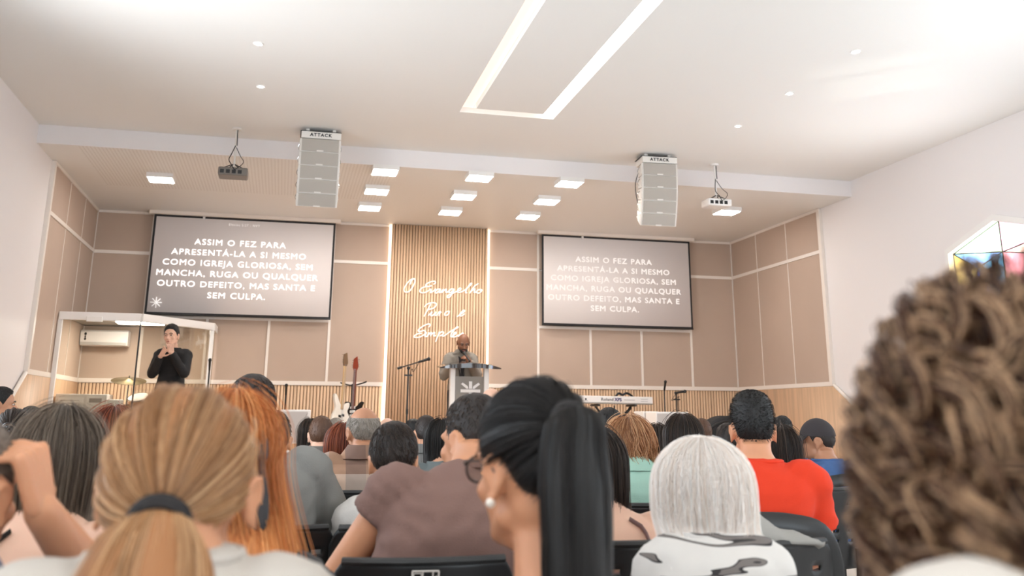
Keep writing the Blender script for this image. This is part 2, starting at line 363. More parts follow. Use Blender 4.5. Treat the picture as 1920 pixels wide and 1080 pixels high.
# side panelling on the stage
for x0, sgn, wn in ((XL, 1, 'trim_1'), (XR, -1, 'trim_2')):
    sw = empty_struct(wn); D_ = .03*sgn
    ys = [11.16, 12.02, 12.92, YB-.05]
    def bx2(g, d, *q): g.bx(min(x0, x0+d), max(x0, x0+d), *q)
    for y0, y1 in zip(ys, ys[1:]):
        for za, zb_ in ((ZS, ZT), (ZT, ZTP)):
            g = G(); bx2(g, D_, y0+.008, y1-.008, za+.01, zb_-.01); obj('upholstered_panel', g, m_panel, sw, bevel=.006)
    for y in ys[1:3]: g = G(); bx2(g, D_*1.1, y-.008, y+.008, ZS, ZTP); obj('trim_strip', g, m_trim, sw)
    for z, hh in ((ZT, .045), (ZS, .055), (ZTP, .035)): g = G(); bx2(g, D_*1.5, ys[0]-.06, YB-.05, z-hh/2, z+hh/2); obj('trim_strip', g, m_trim, sw)
    g = G(); bx2(g, D_*1.45, ys[0]-.07, ys[0], ZS, ZTP); obj('trim_strip', g, m_trim, sw)
    g = G(); P = [(YB-.05, ZST), (9.35, ZST), (11.09, ZS-.03), (YB-.05, ZS-.03)]; yz_prism(g, P, x0 if sgn > 0 else x0-.045, .045); obj('wood_panel', g, m_wood, sw, smooth=0)
    g = G(); g.tube([(x0+sgn*.03, 9.33, ZST), (x0+sgn*.03, 11.08, ZS-.015)], .022, 8); obj('trim_strip', g, m_trim, sw)

# ------------------------------------------------------------------ lamps on the stage ceiling
i = 0; names_lp = {}
rows = ['front row', 'middle row', 'back row']; cols = ['left', 'middle', 'right']
spots = [(cx, ry, 'square white LED ceiling panel, %s of the three in the %s over the stage' % (cols[a], rows[b])) for a, cx in enumerate((.99, 2.10, 3.21)) for b, ry in enumerate((10.47, 11.47, 12.46))]
spots += [(-1.58, 11.52, 'square white LED ceiling panel alone at the left above the projection screen'), (5.77, 11.46, 'square white LED ceiling panel alone at the right beyond the projector')]
g1 = G(); g1.bx(-.15, .15, -.15, .15, -.055, 0); g2 = G(); g2.bx(-.135, .135, -.135, .135, -.059, -.0551)
me1 = None
for x, y, lb in spots:
    t = thing('ceiling_panel_light', lb, 'ceiling light', (x, y, ZC), group='LED panels on the stage ceiling')
    if me1 is None: a1 = obj('housing', g1, m_white, t); a2 = obj('diffuser', g2, m_led, t); me1 = a1.data; me2 = a2.data
    else:
        for nm, me in (('housing', me1), ('diffuser', me2)): q = bpy.data.objects.new(nm, me); C.objects.link(q); q.parent = t
sl = ['left spotlight pair, nearer', 'left spotlight pair, farther']
for (x, y, lb) in ((-.38, 7.49, 'small recessed ceiling spotlight at left, farther from the stage'), (-.38, 8.56, 'small recessed ceiling spotlight at left, closer to the stage'),
                   (4.49, 6.42, 'small recessed ceiling spotlight at right, farthest of three from the stage'), (4.49, 7.5, 'small recessed ceiling spotlight at right, middle of three'), (4.49, 8.56, 'small recessed ceiling spotlight at right, nearest of three to the stage')):
    t = thing('ceiling_spotlight', lb, 'ceiling light', (x, y, ZH), group='recessed spotlights in the hall ceiling')
    g = G(); g.lathe([(.0, -.004), (.024, -.004), (.040, -.008), (.044, -.002), (.044, 0)], 20); obj('trim_ring', g, m_white, t)
    g = G(); g.lathe([(.0, -.009), (.020, -.009), (.020, -.005), (0, -.005)], 16); obj('bulb', g, m_led, t)

# ------------------------------------------------------------------ projection screens
m_scr = mat('screen_fabric', (222, 214, 210), .8, emit=.06, ecol=(226, 216, 214)); m_txt = mat('projected_text', (250, 246, 244), .8, emit=.14, ecol=(255, 250, 248)); m_txf = mat('projected_text_faint', (234, 229, 225), .8, emit=.11, ecol=(255, 250, 248))  # projector light is put into screen and text as a weak glow
LINES = ['ASSIM O FEZ PARA', 'APRESENTÁ-LA A SI MESMO', 'COMO IGREJA GLORIOSA, SEM', 'MANCHA, RUGA OU QUALQUER', 'OUTRO DEFEITO, MAS SANTA E', 'SEM CULPA.']
def screen(x0, x1, zt_, zb_, lb, bright, caption):
    ys = YB-.16; t = thing('projection_screen', lb, 'projection screen', ((x0+x1)/2, ys, zb_), group='projection screens'); W = (x1-x0); H = zt_-zb_
    g = G(); g.bx(-W/2-.07, W/2+.07, -.05, .05, H-.005, H+.055); obj('housing', g, m_trim, t, bevel=.01)
    g = G(); g.bx(-W/2, W/2, .0, .006, .0, H-.005); obj('border', g, mat('screen_border', (34, 32, 34), .7), t)
    b = .03; g = G(); g.bx(-W/2+b, W/2-b, -.004, -.0005, b, H-.035)
    z = H-.375
    for ln in LINES: text_into(g, 1, ln, .116, Matrix.Translation((-.06, -.006, z)) @ FACE_CAM, 1.14, .0026, spacing=1.14, extrude=.0005, word=1.1); z -= .1495
    if caption:
        text_into(g, 1, 'Efésios 5:27 - NVT', .046, Matrix.Translation((-.03, -.006, H-.105)) @ FACE_CAM, spacing=1.2, extrude=.0005)
        g.cur = 1
        for a_ in range(4):
            c_, s_ = math.cos(a_*math.pi/4), math.sin(a_*math.pi/4); L_ = .075
            g.tube([(-W/2+.14-c_*L_, -.006, .16-s_*L_), (-W/2+.14+c_*L_, -.006, .16+s_*L_)], .007, 4)
    obj('screen_fabric', g, [m_scr, bright], t, smooth=0, fix=False); obj('bottom_bar', G().cyl((-W/2, .0, .002), (W/2, 0, .002), .012, n=10), m_blackm, t)
    g = G(); g.bx(-W*.24, -W*.24+.03, -.03, -.006, H-.05, H-.01); obj('pull_tab', g, m_white, t)
screen(-1.905, .605, 3.945, 2.545, 'left projection screen with white verse, nearest to glass booth', m_txt, True)
screen(3.735, 6.185, 3.945, 2.555, 'right projection screen with faint white verse, above the keyboard', m_txf, False)

# ------------------------------------------------------------------ script lettering on the slats (traced strokes, mapped to the wall)
m_neon = mat('white_letter', (255, 250, 245), .4, emit=.22, ecol=(255, 244, 235))
def letter_pos(u, v): return np.array((1.508+u*.00103-.00*v, 0, 3.265-(v+.0-.058*u)*.000985))
WORDS = [('O', [[(285,108),(235,112),(175,170),(132,255),(150,305),(205,295),(250,235),(282,160),(275,112),(240,125),(215,190)]]),
 ('Evangelho', [[(555,195),(582,172),(570,150),(520,155),(455,185),(442,212),(475,228),(530,215)],[(475,226),(400,240),(358,280),(368,312),(425,320),(490,285),(515,262)],
  [(505,262),(522,282),(512,322),(560,292),(585,262)],[(655,272),(612,272),(580,312),(602,326),(642,292),(658,268),(640,318),(662,318),(700,272)],[(700,272),(680,326)],[(686,310),(718,284),(742,272),(735,318),(762,316),(800,280)],
  [(855,276),(812,272),(780,312),(802,326),(842,298),(858,272),(832,335),(792,392),(758,398),(764,370),(820,345),(905,305)],[(905,305),(950,286),(956,266),(930,262),(905,302),(922,326),(962,318),(1005,295)],
  [(1005,298),(1080,232),(1112,196),(1095,194),(1042,272),(1022,330),(1050,330)],[(1212,196),(1150,240),(1085,342)],[(1092,330),(1130,292),(1164,278),(1148,330),(1180,328)],[(1235,286),(1196,302),(1190,336),(1226,340),(1260,310),(1256,286),(1232,292),(1274,300)]]),
 ('Puro', [[(522,490),(482,570),(430,672)],[(432,530),(472,490),(550,470),(600,488),(590,530),(540,562),(490,572)],[(490,662),(545,610),(522,652),(548,666),(604,610),(582,655),(612,664)],[(612,664),(645,612),(662,606),(678,622)],[(662,610),(644,670)],[(762,606),(730,632),(730,664),(766,660),(792,622),(772,604),(800,610)]]),
 ('e', [[(905,690),(960,652),(1016,612),(1004,594),(970,622),(945,660),(968,680),(1016,650)]]),
 ('Simples', [[(500,832),(522,806),(505,785),(450,800),(382,842),(352,880),(382,892),(430,880),(460,902),(440,940),(372,975),(308,976),(300,955),(350,925),(404,920)],
  [(474,908),(450,964),(484,968)],[(496,878),(500,874)],[(508,908),(484,972)],[(490,955),(520,925),(545,914),(530,966)],[(534,950),(568,920),(590,914),(575,964),(606,958)],[(655,904),(638,965),(604,1052)],[(642,945),(682,910),(716,912),(708,946),(662,968)],[(700,955),(722,970),(822,900),(922,850),(905,843),(842,920),(820,978),(852,984)],[(852,968),(896,936),(890,918),(864,940),(852,980),(890,984),(935,960)],[(930,984),(992,934),(1002,962),(990,992),(950,998)]])]
ls_ = thing('wall_lettering', 'white script lettering reading O Evangelho Puro e Simples on the slatted wall', 'sign', (0, YB-.135, 0))
for nm, sts in WORDS:
    g = G()
    for st in sts:
        P = catmull([letter_pos(u, v) for u, v in st], 5); g.tube(P, .0078, 8, ref=(0, 1, 0), flat=1.3)
    obj('letter_word' if len(nm) > 1 else 'letter', g, m_neon, ls_)

# ------------------------------------------------------------------ line arrays
m_grille = mat('grey_grille', (176, 168, 158), .7, bump=.3, bscale=300); m_cab = mat('white_cabinet', (228, 222, 214), .45)
def line_array(x, y, yaw, lb):
    t = thing('line_array_speaker', lb, 'loudspeaker', (x, y, 0), yaw, 'hanging line arrays'); Wd, Hh, Dp = .43, .147, .26
    g = G(); g.bx(-Wd/2+.01, Wd/2, -.005, .26, 4.075, 4.15); g.bx(-.16, -.12, .05, .09, 4.15, 4.195); g.bx(.12, .16, .05, .09, 4.15, 4.195); obj('flying_frame', g, m_cab, t, bevel=.006)
    put_text('brand_plate', 'ATTACK', .05, Matrix.Translation((.0, -.008, 4.112)) @ FACE_CAM, m_black, t, spacing=1.25, offset=.001)
    g = G(); g.bx(-Wd/2, Wd/2, .0, .27, 4.151, 4.156); obj('top_plate', g, m_black, t)
    p = np.array((0, 0, 4.07)); 
    for k, dg in enumerate((0, 4, 9, 15, 22)):
        rm = rot3(R(-dg)); rm = rot3(R(dg))
        def f(v, rm=rm, p=p.copy()): return v@rm.T+p
        g = G(); s_ = .86
        # wedge cabinet: front taller than back
        fr = [(-Wd/2, 0, 0), (Wd/2, 0, 0), (Wd/2, 0, -Hh), (-Wd/2, 0, -Hh)]; bk = [(-Wd/2*s_, Dp, -.012), (Wd/2*s_, Dp, -.012), (Wd/2*s_, Dp, -Hh+.03), (-Wd/2*s_, Dp, -Hh+.03)]
        g.add(fr+bk, [(0, 1, 2, 3), (7, 6, 5, 4), (0, 4, 5, 1), (1, 5, 6, 2), (2, 6, 7, 3), (3, 7, 4, 0)]); g.xf(f); cb = obj('cabinet', g, m_cab, t, bevel=.004)
        g = G(); g.bx(-Wd/2+.022, Wd/2-.022, -.010, .002, -Hh+.009, -.004); g.xf(f); obj('grille', g, m_grille, cb)
        g = G(); g.bx(-.035, .035, -.014, .0, -Hh+.004, -Hh+.02); g.xf(f); obj('badge', g, m_cab, cb)
        for sx in (-1, 1):
            g = G(); g.tube(catmull([(sx*(Wd/2-.004), .10, -.03), (sx*(Wd/2+.014), .12, -.07), (sx*(Wd/2-.006), .14, -.11)], 4), .004, 6); g.xf(f); obj('side_handle', g, m_chrome, cb)
            g = G(); g.bx(min(sx*(Wd/2-.03), sx*(Wd/2+.003)), max(sx*(Wd/2-.03), sx*(Wd/2+.003)), .03, .05, -Hh+.02, -.02); g.xf(f); obj('rigging_bracket', g, m_cab, cb)
        p = p+np.array((0, 0, -Hh))@rm.T
    g = G()
    for q in range(3): g.tube(catmull([(-.12+.1*q, .25, 4.15), (-.2+.05*q, .31, 3.9), (-.17+.12*q, .33, 3.65), (-.1+.1*q, .36, 3.5)], 6), .005, 6)
    obj('cable', g, m_black, t)
line_array(.225, 9.75, 0, 'white line array speaker hanging at left, in front of the screen')
line_array(4.09, 9.75, R(-4), 'white line array speaker hanging at right beside the hanging projector')

# ------------------------------------------------------------------ projectors on poles
def projector(p, zc_, lb, mbody):
    t = thing('projector', lb, 'projector', (p[0], p[1], zc_), group='ceiling projectors')
    g = G(); g.cyl((0, 0, .07), (0, 0, ZH-zc_), .012, n=12); g.lathe([(.0, ZH-zc_-.02), (.05, ZH-zc_-.02), (.05, ZH-zc_), (0, ZH-zc_)], 16); obj('pole', g, m_white if mbody is m_white else m_cab, t)
    g = G(); g.bx(-.15, .15, -.11, .11, -.05, .04); bd = obj('body', g, mbody, t, bevel=.015)
    g = G(); g.lathe([(.0, .02), (.03, .02), (.038, 0), (.03, -.01), (0, -.01)], 20, c=(.06, .115, 0), rot=rot3(R(-90))); obj('lens', g, m_black, bd)
    g = G()
    for k in range(4): g.bx(-.13+.06*k, -.09+.06*k, -.113, -.109, -.03, .01)
    obj('port', g, m_black, bd)
    g = G(); g.bx(-.10, .10, -.02, .02, .04, .052)
    for a_ in (-1, 1):
        for b_ in (-1, 1): g.tube([(0, 0, .10), (a_*.09, b_*.07, .042)], .006, 6)
    obj('bracket', g, m_blackm, t)
    g = G(); g.tube(catmull([(.0, -.01, .3), (-.03, -.05, .2), (-.05, -.1, .12), (-.02, -.13, .06), (.02, -.12, .0)], 6), .005, 6); g.tube(catmull([(.01, -.01, .28), (.06, -.04, .18), (.10, -.1, .10), (.05, -.13, .03), (.0, -.12, 0)], 6), .004, 6)
    g.tube(catmull([(.01, -.015, .5), (.012, -.016, .4), (.015, -.017, .3)], 4), .005, 6); obj('cable', g, m_black, t)
    return t
projector((-.655, 10.0), 3.70, 'dark projector on a pole hanging left of the line array', mat('grey_projector', (120, 112, 104), .4))
projector((4.93, 10.05), 3.71, 'white projector on a pole hanging right of the line array', m_white)
# ------------------------------------------------------------------ glass booth for the drums
m_bglass = glass('booth_glass', (238, 237, 232), .35); m_grey = mat('grey_lining', (150, 144, 136), .6)
BX0, BX1, BY0, BZ = -2.655, -1.73, 12.2, 2.40
bt = thing('glass_booth', 'white framed glass drum booth at the left of the stage', 'booth', (0, 0, ZST))
def bl(g, *q): return g.bx(q[0], q[1], q[2], q[3], q[4]-ZST, q[5]-ZST)
g = G(); zb0, zb1 = BZ-.09, BZ+.005
bl(g, BX0, BX1, BY0-.03, BY0+.03, zb0, zb1)
XE, YE = -.96, 13.2
def wallpan(p, q, z0, z1, th):
    p = np.array(p); q = np.array(q); d = (q-p)/np.linalg.norm(q-p); n = np.array((-d[1], d[0]))*th/2
    gg = G(); gg.prism([tuple(p+n), tuple(q+n), tuple(q-n), tuple(p-n)], z1-z0, lambda u, v, w_: (u, v, z0-ZST+w_)); return gg
g.join(wallpan((BX1, BY0), (XE, YE), zb0, zb1, .06)); g.join(wallpan((XE, YE), (XE, YB-.06), zb0, zb1, .06)); obj('top_beam', g, m_white, bt, bevel=.004)
for (x, y) in ((BX0+.02, BY0), (XE, YE)):
    g = G(); bl(g, x-.025, x+.025, y-.025, y+.025, ZST, zb0); obj('post', g, m_white, bt, bevel=.003)
g = G(); bl(g, BX0+.05, BX1-.004, BY0-.005, BY0+.005, ZST+.02, zb0); obj('glass_pane', g, m_bglass, bt)
obj('glass_pane', wallpan((BX1+.005, BY0+.006), (XE-.03, YE-.03), ZST+.02, zb0, .008), m_bglass, bt)
obj('glass_pane', wallpan((XE, YE+.03), (XE, YB-.07), ZST+.02, zb0, .008), m_bglass, bt)
g = G(); bl(g, BX1-.008, BX1+.008, BY0-.012, BY0+.012, ZST, zb0); obj('glass_clamp', g, m_blackm, bt)
g = G(); g.prism([(BX0, BY0+.03), (BX1, BY0+.03), (XE-.03, YE), (XE-.03, YB-.08), (BX0, YB-.08)], .03, lambda u, v, w_: (u, v, zb1-.035-ZST+w_)); obj('roof', g, m_grey, bt)
g = G(); bl(g, -2.34, -2.16, BY0-.06, BY0-.03, zb0-.02, zb0+.045); obj('door_closer', g, m_white, bt, bevel=.004)
bl_ = G(); bl(bl_, -2.1, -1.55, 12.7, 13.0, zb1-.065, zb1-.036); obj('ceiling_lamp', bl_, m_led, bt)
ac = thing('air_conditioner', 'white wall air conditioner inside the glass booth', 'air conditioner', (-2.36, YB-.05, 2.10))
g = G(); P = [(0, 0), (.19, .0), (.215, .06), (.215, .185), (.19, .205), (0, .205)]; g.prism([(-p[0], p[1]) for p in P], .60, lambda u, v, w_: (-.30+w_, u, v)); obj('body', g, m_white, ac, bevel=.006)
g = G(); g.bx(-.285, .285, -.217, -.20, .008, .045); obj('louvre', g, mat('grey_louvre', (190, 186, 180), .5), ac)
g = G(); 
for dz, r_ in ((.15, .020), (.115, .013), (.085, .018)): g.ell((-.235, -.216, dz), (r_*.8, .003, r_))
obj('emblem', g, m_black, ac)
cb = thing('cabinet', 'white boxy cabinet with papers at left inside the glass booth', 'cabinet', (-2.33, 12.62, ZST))
g = G(); g.bx(-.30, .28, -.2, .2, 0, .90); obj('body', g, m_white, cb, bevel=.01)
g = G(); g.bx(-.27, .02, -.207, -.2, .58, .86); g.bx(.05, .25, -.207, -.2, .70, .88); obj('paper', g, mat('paper', (250, 248, 246), .7), cb)
g = G()
for k in range(6): g.bx(-.24, -.03-.02*(k % 2), -.209, -.207, .82-.035*k, .825-.035*k)
g.bx(.08, .22, -.209, -.207, .80, .85); obj('printed_line', g, mat('grey_print', (176, 168, 164), .7), cb)
wb = thing('plastic_crate', 'small white box standing right of the cabinet in the booth', 'box', (-1.955, 12.42, ZST))
g = G(); g.bx(-.08, .08, -.10, .10, 0, .84); obj('body', g, m_white, wb, bevel=.015); g = G()
for k in range(5): g.bx(-.06+.026*k, -.048+.026*k, -.103, -.10, .55, .66)
obj('vent', g, m_grey, wb)
# drums
m_shell = wood('drum_shell', (206, 150, 96), True, .3); m_skin = mat('drum_skin', (232, 224, 212), .5); m_brass = mat('brass', (120, 104, 72), .35, metal=.8)
def drum(name, lb, c, r, h, rot, z_floor=True, legs=3):
    t = thing(name, lb, 'drum', (c[0], c[1], ZST)); rm = rot3(*rot); o = np.array((0, 0, c[2]-ZST))
    g = G(); g.lathe([(0, -h/2), (r, -h/2), (r, h/2), (0, h/2)], 32, o, rm); obj('shell', g, m_shell, t)
    for s in (-1, 1):
        g = G(); g.lathe([(0, s*h/2), (r-.006, s*h/2), (r-.006, s*(h/2+.004)), (0, s*(h/2+.004))], 32, o, rm); obj('drum_head', g, m_skin, t)
        th = np.linspace(0, 2*math.pi, 33)[:-1]; P = np.stack([r*1.015*np.cos(th), r*1.015*np.sin(th), np.full(32, s*(h/2-.004))], 1)@rm.T+o
        g = G(); g.tube(P, .009, 6, closed=True, ref=rm@np.array((0, 0, 1.))); obj('hoop', g, m_chrome, t)
    g = G()
    for k in range(6):
        a_ = k*math.pi/3; p = np.array((r*1.03*math.cos(a_), r*1.03*math.sin(a_), 0)); d = np.array((0, 0, h*.42)); g.tube([(p-d)@rm.T+o, (p+d)@rm.T+o], .005, 6); g.box(p@rm.T+o, (.02, .02, .05), rm)
    obj('lug', g, m_chrome, t)
    for k in range(legs):
        a_ = k*2*math.pi/3+.5; g = G(); q = np.array((r*.95*math.cos(a_), r*.95*math.sin(a_))); zt2 = (c[2]-ZST-(h*.2 if abs(rot[0]) < 1 else 0)); g.tube([(q[0]*.8, q[1]*.8, zt2), (q[0]*1.15, q[1]*1.15, .01)], .008, 6); obj('leg', g, m_chrome, t)
    return t
drum('bass_drum', 'large bass drum low in the glass booth', (-1.62, 13.55, .86), .26, .38, (R(90), 0, 0), legs=2)
drum('tom_drum', 'wooden tom drum tilted on the right of the drum kit', (-1.44, 13.15, 1.36), .13, .2, (R(28), R(18), 0), legs=3)
drum('tom_drum', 'wooden tom drum in the middle of the drum kit', (-1.78, 13.15, 1.34), .13, .2, (R(24), R(-8), 0), legs=3)
drum('floor_tom', 'wooden floor tom standing beside the white box in the booth', (-2.02, 13.15, 1.18), .14, .3, (0, 0, 0), legs=3)
def cymbal(x, y, z, r, lb):
    t = thing('cymbal', lb, 'cymbal', (x, y, ZST)); h = z-ZST
    g = G(); rm = rot3(R(15), R(3), 0); g.lathe([(0, .02), (.03, .018), (.05, .004), (r, -.012), (r, -.015), (.05, .0), (.0, .012)], 40, (0, 0, h), rm); obj('plate', g, m_brass, t)
    g = G(); g.cyl((0, 0, .3), (0, 0, h+.05), .009, n=8); obj('pole', g, m_chrome, t)
    for k in range(3):
        a_ = k*2*math.pi/3+.3; g = G(); g.tube([(0, 0, .38), (.24*math.cos(a_), .24*math.sin(a_), .01)], .008, 6); obj('leg', g, m_chrome, t)
cymbal(-1.88, 12.78, 1.635, .21, 'dark cymbal on a stand inside the glass booth'); cymbal(-1.22, 13.5, 1.50, .15, 'small cymbal behind the tilted tom drum')

# ------------------------------------------------------------------ mic stands
def mic_stand(p, z, lb, boom=None, mic=True, base=True):
    t = thing('microphone_stand', lb, 'microphone stand', (p[0], p[1], ZST)); h = z-ZST
    g = G(); g.cyl((0, 0, .1), (0, 0, h), .010, n=8); g.cyl((0, 0, h*.55), (0, 0, h*.6), .016, n=10); obj('pole', g, m_blackm, t)
    for k in range(3):
        a_ = k*2*math.pi/3+.4; g = G(); g.tube([(0, 0, .16), (.28*math.cos(a_), .28*math.sin(a_), .012)], .009, 6); obj('leg', g, m_blackm, t)
    if boom is not None:
        a_, b_ = [np.array(q)-np.array((p[0], p[1], ZST)) for q in boom]
        g = G(); g.tube([a_, b_], .008, 8); bo = obj('boom_arm', g, m_blackm, t); d = (b_-a_)/np.linalg.norm(b_-a_)
        g = G(); g.cyl(a_, a_+d*.06, .016, n=10); obj('counterweight', g, m_blackm, bo)
        g = G(); g.cyl(b_-d*.12, b_, .014, .018, 10); g.ell(b_+d*.02, (.024, .024, .024)); obj('microphone', g, m_black, t)
        g = G(); g.tube(catmull([b_-d*.1, b_-d*.18-np.array((0, 0, .10)), (a_+b_)/2-np.array((0, 0, .06)), (0.02, 0, h-.12), (.03, 0, h-.5), (.05, 0, .3), (.12, .05, .02)], 6), .004, 6); obj('cable', g, m_black, t)
        g = G(); g.ell((0, 0, h), (.022, .022, .022)); g.bx(-.05, .05, -.01, .01, h-.10, h-.08); obj('clutch', g, m_blackm, t)
    elif mic:
        g = G(); g.cyl((0, 0, h-.01), (0, -.05, h+.1), .012, .017, 10); g.ell((0, -.055, h+.115), (.022, .022, .024)); obj('microphone', g, m_black, t)
    return t
YM = 12.0
pb = at(766, 690, YM); mic_stand(pb, pb[2], 'black boom microphone stand in front of the script lettering', (at(745, 691, YM), at(801, 674, YM)))
p = at(537, 722, 13.2); mic_stand(p, p[2]-.12, 'slim black microphone stand behind the left white speaker')
p = at(393, 690, 12.6); mic_stand((p[0], p[1]), p[2]-.02, 'black microphone stand beside the right end of glass booth')
p = at(1245, 718, 13.0); mic_stand(p, p[2]-.1, 'tall thin microphone stand right of the keyboard')
p = at(1268, 737, 12.9); mic_stand(p, p[2], 'short black microphone stand at the right behind white speaker', (p+np.array((-.03, 0, .0)), p+np.array((.10, -.03, .02))))

# ------------------------------------------------------------------ guitars
YG = 13.15
def guitar(p, lean, lb, body_c, neck_c, head_c, kind, rz=0):
    t = thing('electric_guitar', lb, 'guitar', (p[0], p[1], p[2])); t.rotation_euler = (R(-9), R(lean), R(rz))
    # outline of the body in XZ, bottom at z=0
    if kind == 'bass': O = [(0, 0), (.11, .02), (.155, .10), (.14, .19), (.10, .26), (.13, .33), (.12, .38), (.06, .36), (.03, .33), (-.03, .34), (-.09, .44), (-.135, .46), (-.13, .38), (-.10, .28), (-.14, .19), (-.155, .10), (-.11, .02)]
    else: O = [(0, 0), (.10, .015), (.15, .09), (.135, .17), (.10, .23), (.13, .31), (.15, .36), (.10, .36), (.05, .31), (-.02, .31), (-.06, .37), (-.13, .38), (-.14, .32), (-.10, .24), (-.135, .17), (-.15, .09), (-.10, .015)]
    P = catmull(O, 4, True); g = G(); g.prism([tuple(q) for q in P], .042, lambda u, v, w_: (u, -.021+w_, v)); bd = obj('body', g, body_c, t, bevel=.008)
    g = G(); zt2 = .86 if kind == 'bass' else .80
    g.bx(-.022, .022, -.032, -.012, .27, zt2); nk = obj('neck', g, neck_c, t, bevel=.004)
    g = G(); g.prism([(-.025, zt2), (.025, zt2), (.045, zt2+.05), (.02, zt2+.19), (-.03, zt2+.16), (-.04, zt2+.05)], .016, lambda u, v, w_: (u, -.03+w_, v)); hd = obj('headstock', g, head_c, t)
    g = G()
    for k in range(4):
        for s in ((-1,) if kind == 'bass' else (-1, 1)): g.cyl((s*.035, -.022, zt2+.05+.032*k), (s*.06, -.022, zt2+.05+.032*k), .006, n=6)
    obj('tuner', g, m_chrome, hd)
    g = G()
    for k in range(4): g.tube([(-.012+.008*k, -.036, .08), (-.012+.008*k, -.036, zt2+.02)], .0012, 4)
    obj('string', g, m_chrome, t)
    g = G()
    if kind == 'bass': g.bx(-.05, -.01, -.027, -.02, .16, .19); g.bx(.0, .045, -.027, -.02, .18, .21); g.bx(-.035, .035, -.028, -.02, .075, .10)
    else:
        for k in range(5): g.bx(-.04, .04, -.028, -.02, .07+.052*k, .10+.052*k)
    obj('pickup', g, m_black if kind == 'bass' else m_white, bd)
p0 = at(637, 792, YG-.14); guitar((p0[0], p0[1], 1.03), 9, 'white electric bass with pale maple neck leaning on the stand', mat('white_lacquer', (232, 226, 216), .2), mat('maple', (206, 170, 122), .4), mat('maple_dark', (110, 84, 60), .4), 'bass', 36)
p0 = at(661, 792, YG+.02); guitar((p0[0]+.0, p0[1], 1.03), -4, 'dark electric guitar with reddish neck behind the white bass', mat('black_lacquer', (26, 20, 20), .2), mat('rosewood', (110, 44, 26), .4), mat('red_wood', (140, 54, 30), .35), 'guitar', -34)
gs = thing('guitar_stand', 'black double guitar stand holding the two guitars', 'guitar stand', (.94, YG+.22, ZST))
g = G(); g.cyl((0, 0, .15), (0, 0, 1.09), .013, n=10); obj('pole', g, m_blackm, gs)
g = G(); g.tube(catmull([(-.17, -.16, 1.10), (-.13, -.12, 1.09), (0, 0, 1.07), (.13, -.12, 1.10), (.18, -.16, 1.12)], 5), .010, 8); obj('neck_yoke', g, m_blackm, gs)
g = G(); g.tube([(-.2, 0, .44), (.2, 0, .44)], .012, 8)
for x in (-.17, -.04, .06, .2): g.tube([(x, 0, .44), (x, -.24, .47), (x, -.27, .52)], .010, 8)
obj('cradle', g, m_blackm, gs)
for k in range(3):
    a_ = k*2*math.pi/3+math.pi/2; g = G(); g.tube([(0, 0, .35), (.28*math.cos(a_), .28*math.sin(a_)*.6, .012)], .011, 8); obj('leg', g, m_blackm, gs)

# ------------------------------------------------------------------ keyboard
YK = 12.7
pa, pc = at(1087, 741, YK), at(1224, 743, YK); L_ = pc[0]-pa[0]; zk = (pa[2]+pc[2])/2
kb = thing('keyboard', 'white stage keyboard on a black stand, seen from its back', 'keyboard', ((pa[0]+pc[0])/2, YK, zk-.10)); kb.rotation_euler = (0, R(.6), 0)
g = G(); P = [(0, 0), (.30, 0), (.30, .07), (.17, .07), (.0, .095)]; g.prism(P, L_, lambda u, v, w_: (-L_/2+w_, u, v)); bd = obj('body', g, m_white, kb, bevel=.008)
g = G(); g.bx(-L_/2+.001, L_/2-.001, -.004, .2, -.012, 0); obj('base', g, m_grey, bd)
g = G()
for k in range(36): x = -L_/2+.04+k*(L_-.08)/36; g.bx(x, x+(L_-.08)/36-.002, .175, .298, .07, .078)
obj('white_keys', g, m_white, kb)
g = G()
for k in range(36):
    if k % 7 not in (2, 6): x = -L_/2+.04+(k+1)*(L_-.08)/36; g.bx(x-.007, x+.007, .175, .25, .078, .09)
obj('black_keys', g, m_black, kb)
mK = mat('printed_ink', (52, 48, 60), .5)
put_text('printed_name', 'Roland', .058, Matrix.Translation((-L_*.13, -.0015, .046)) @ FACE_CAM, mK, kb, sx=1.15)
put_text('printed_name', 'XPS', .062, Matrix.Translation((.02, -.0015, .046)) @ FACE_CAM, mat('printed_blue', (50, 50, 110), .5), kb, offset=.002)
g = G(); g.bx(L_*.10, L_*.25, -.002, .0, .043, .048); g.bx(L_*.33, L_*.43, -.002, 0, .03, .033); g.bx(L_*.33, L_*.43, -.002, 0, .06, .063); g.bx(-L_*.47, -L_*.39, -.002, 0, .02, .024); g.ell((-L_*.42, -.001, .045), (.014, .002, .014)); obj('printed_mark', g, mK, kb)
g = G(); g.tube(catmull([(.02, .1, .09), (.06, .08, .135), (.12, .09, .115), (.17, .08, .14), (.24, .1, .12), (.28, .1, .085)], 5), .016, 8); obj('cable_bundle', g, m_black, kb)
ks = thing('keyboard_stand', 'black folding stand under the white keyboard', 'stand', ((pa[0]+pc[0])/2, YK+.15, ZST)); hk = zk-.112-ZST
for s in (-1, 1):
    g = G(); g.tube([(-s*.36, s*.012, .02), (s*.27, s*.012, hk-.03)], .016, 8); obj('cross_leg', g, m_blackm, ks)
    g = G(); g.tube([(s*.27, -.18, hk-.018), (s*.27, .18, hk-.018)], .016, 8); g.tube([(-s*.36, -.2, .018), (-s*.36, .2, .018)], .016, 8); obj('foot_bar', g, m_blackm, ks)
g = G(); g.tube([(.26, 0, hk-.05), (.04, -.05, hk-.26), (.02, -.05, hk-.3)], .02, 8); g.tube([(-.02, -.1, hk-.02), (-.01, -.08, hk-.25)], .01, 6); g.tube([(.2, .06, hk-.1), (.19, .06, hk-.45)], .012, 6); obj('brace', g, m_blackm, ks)

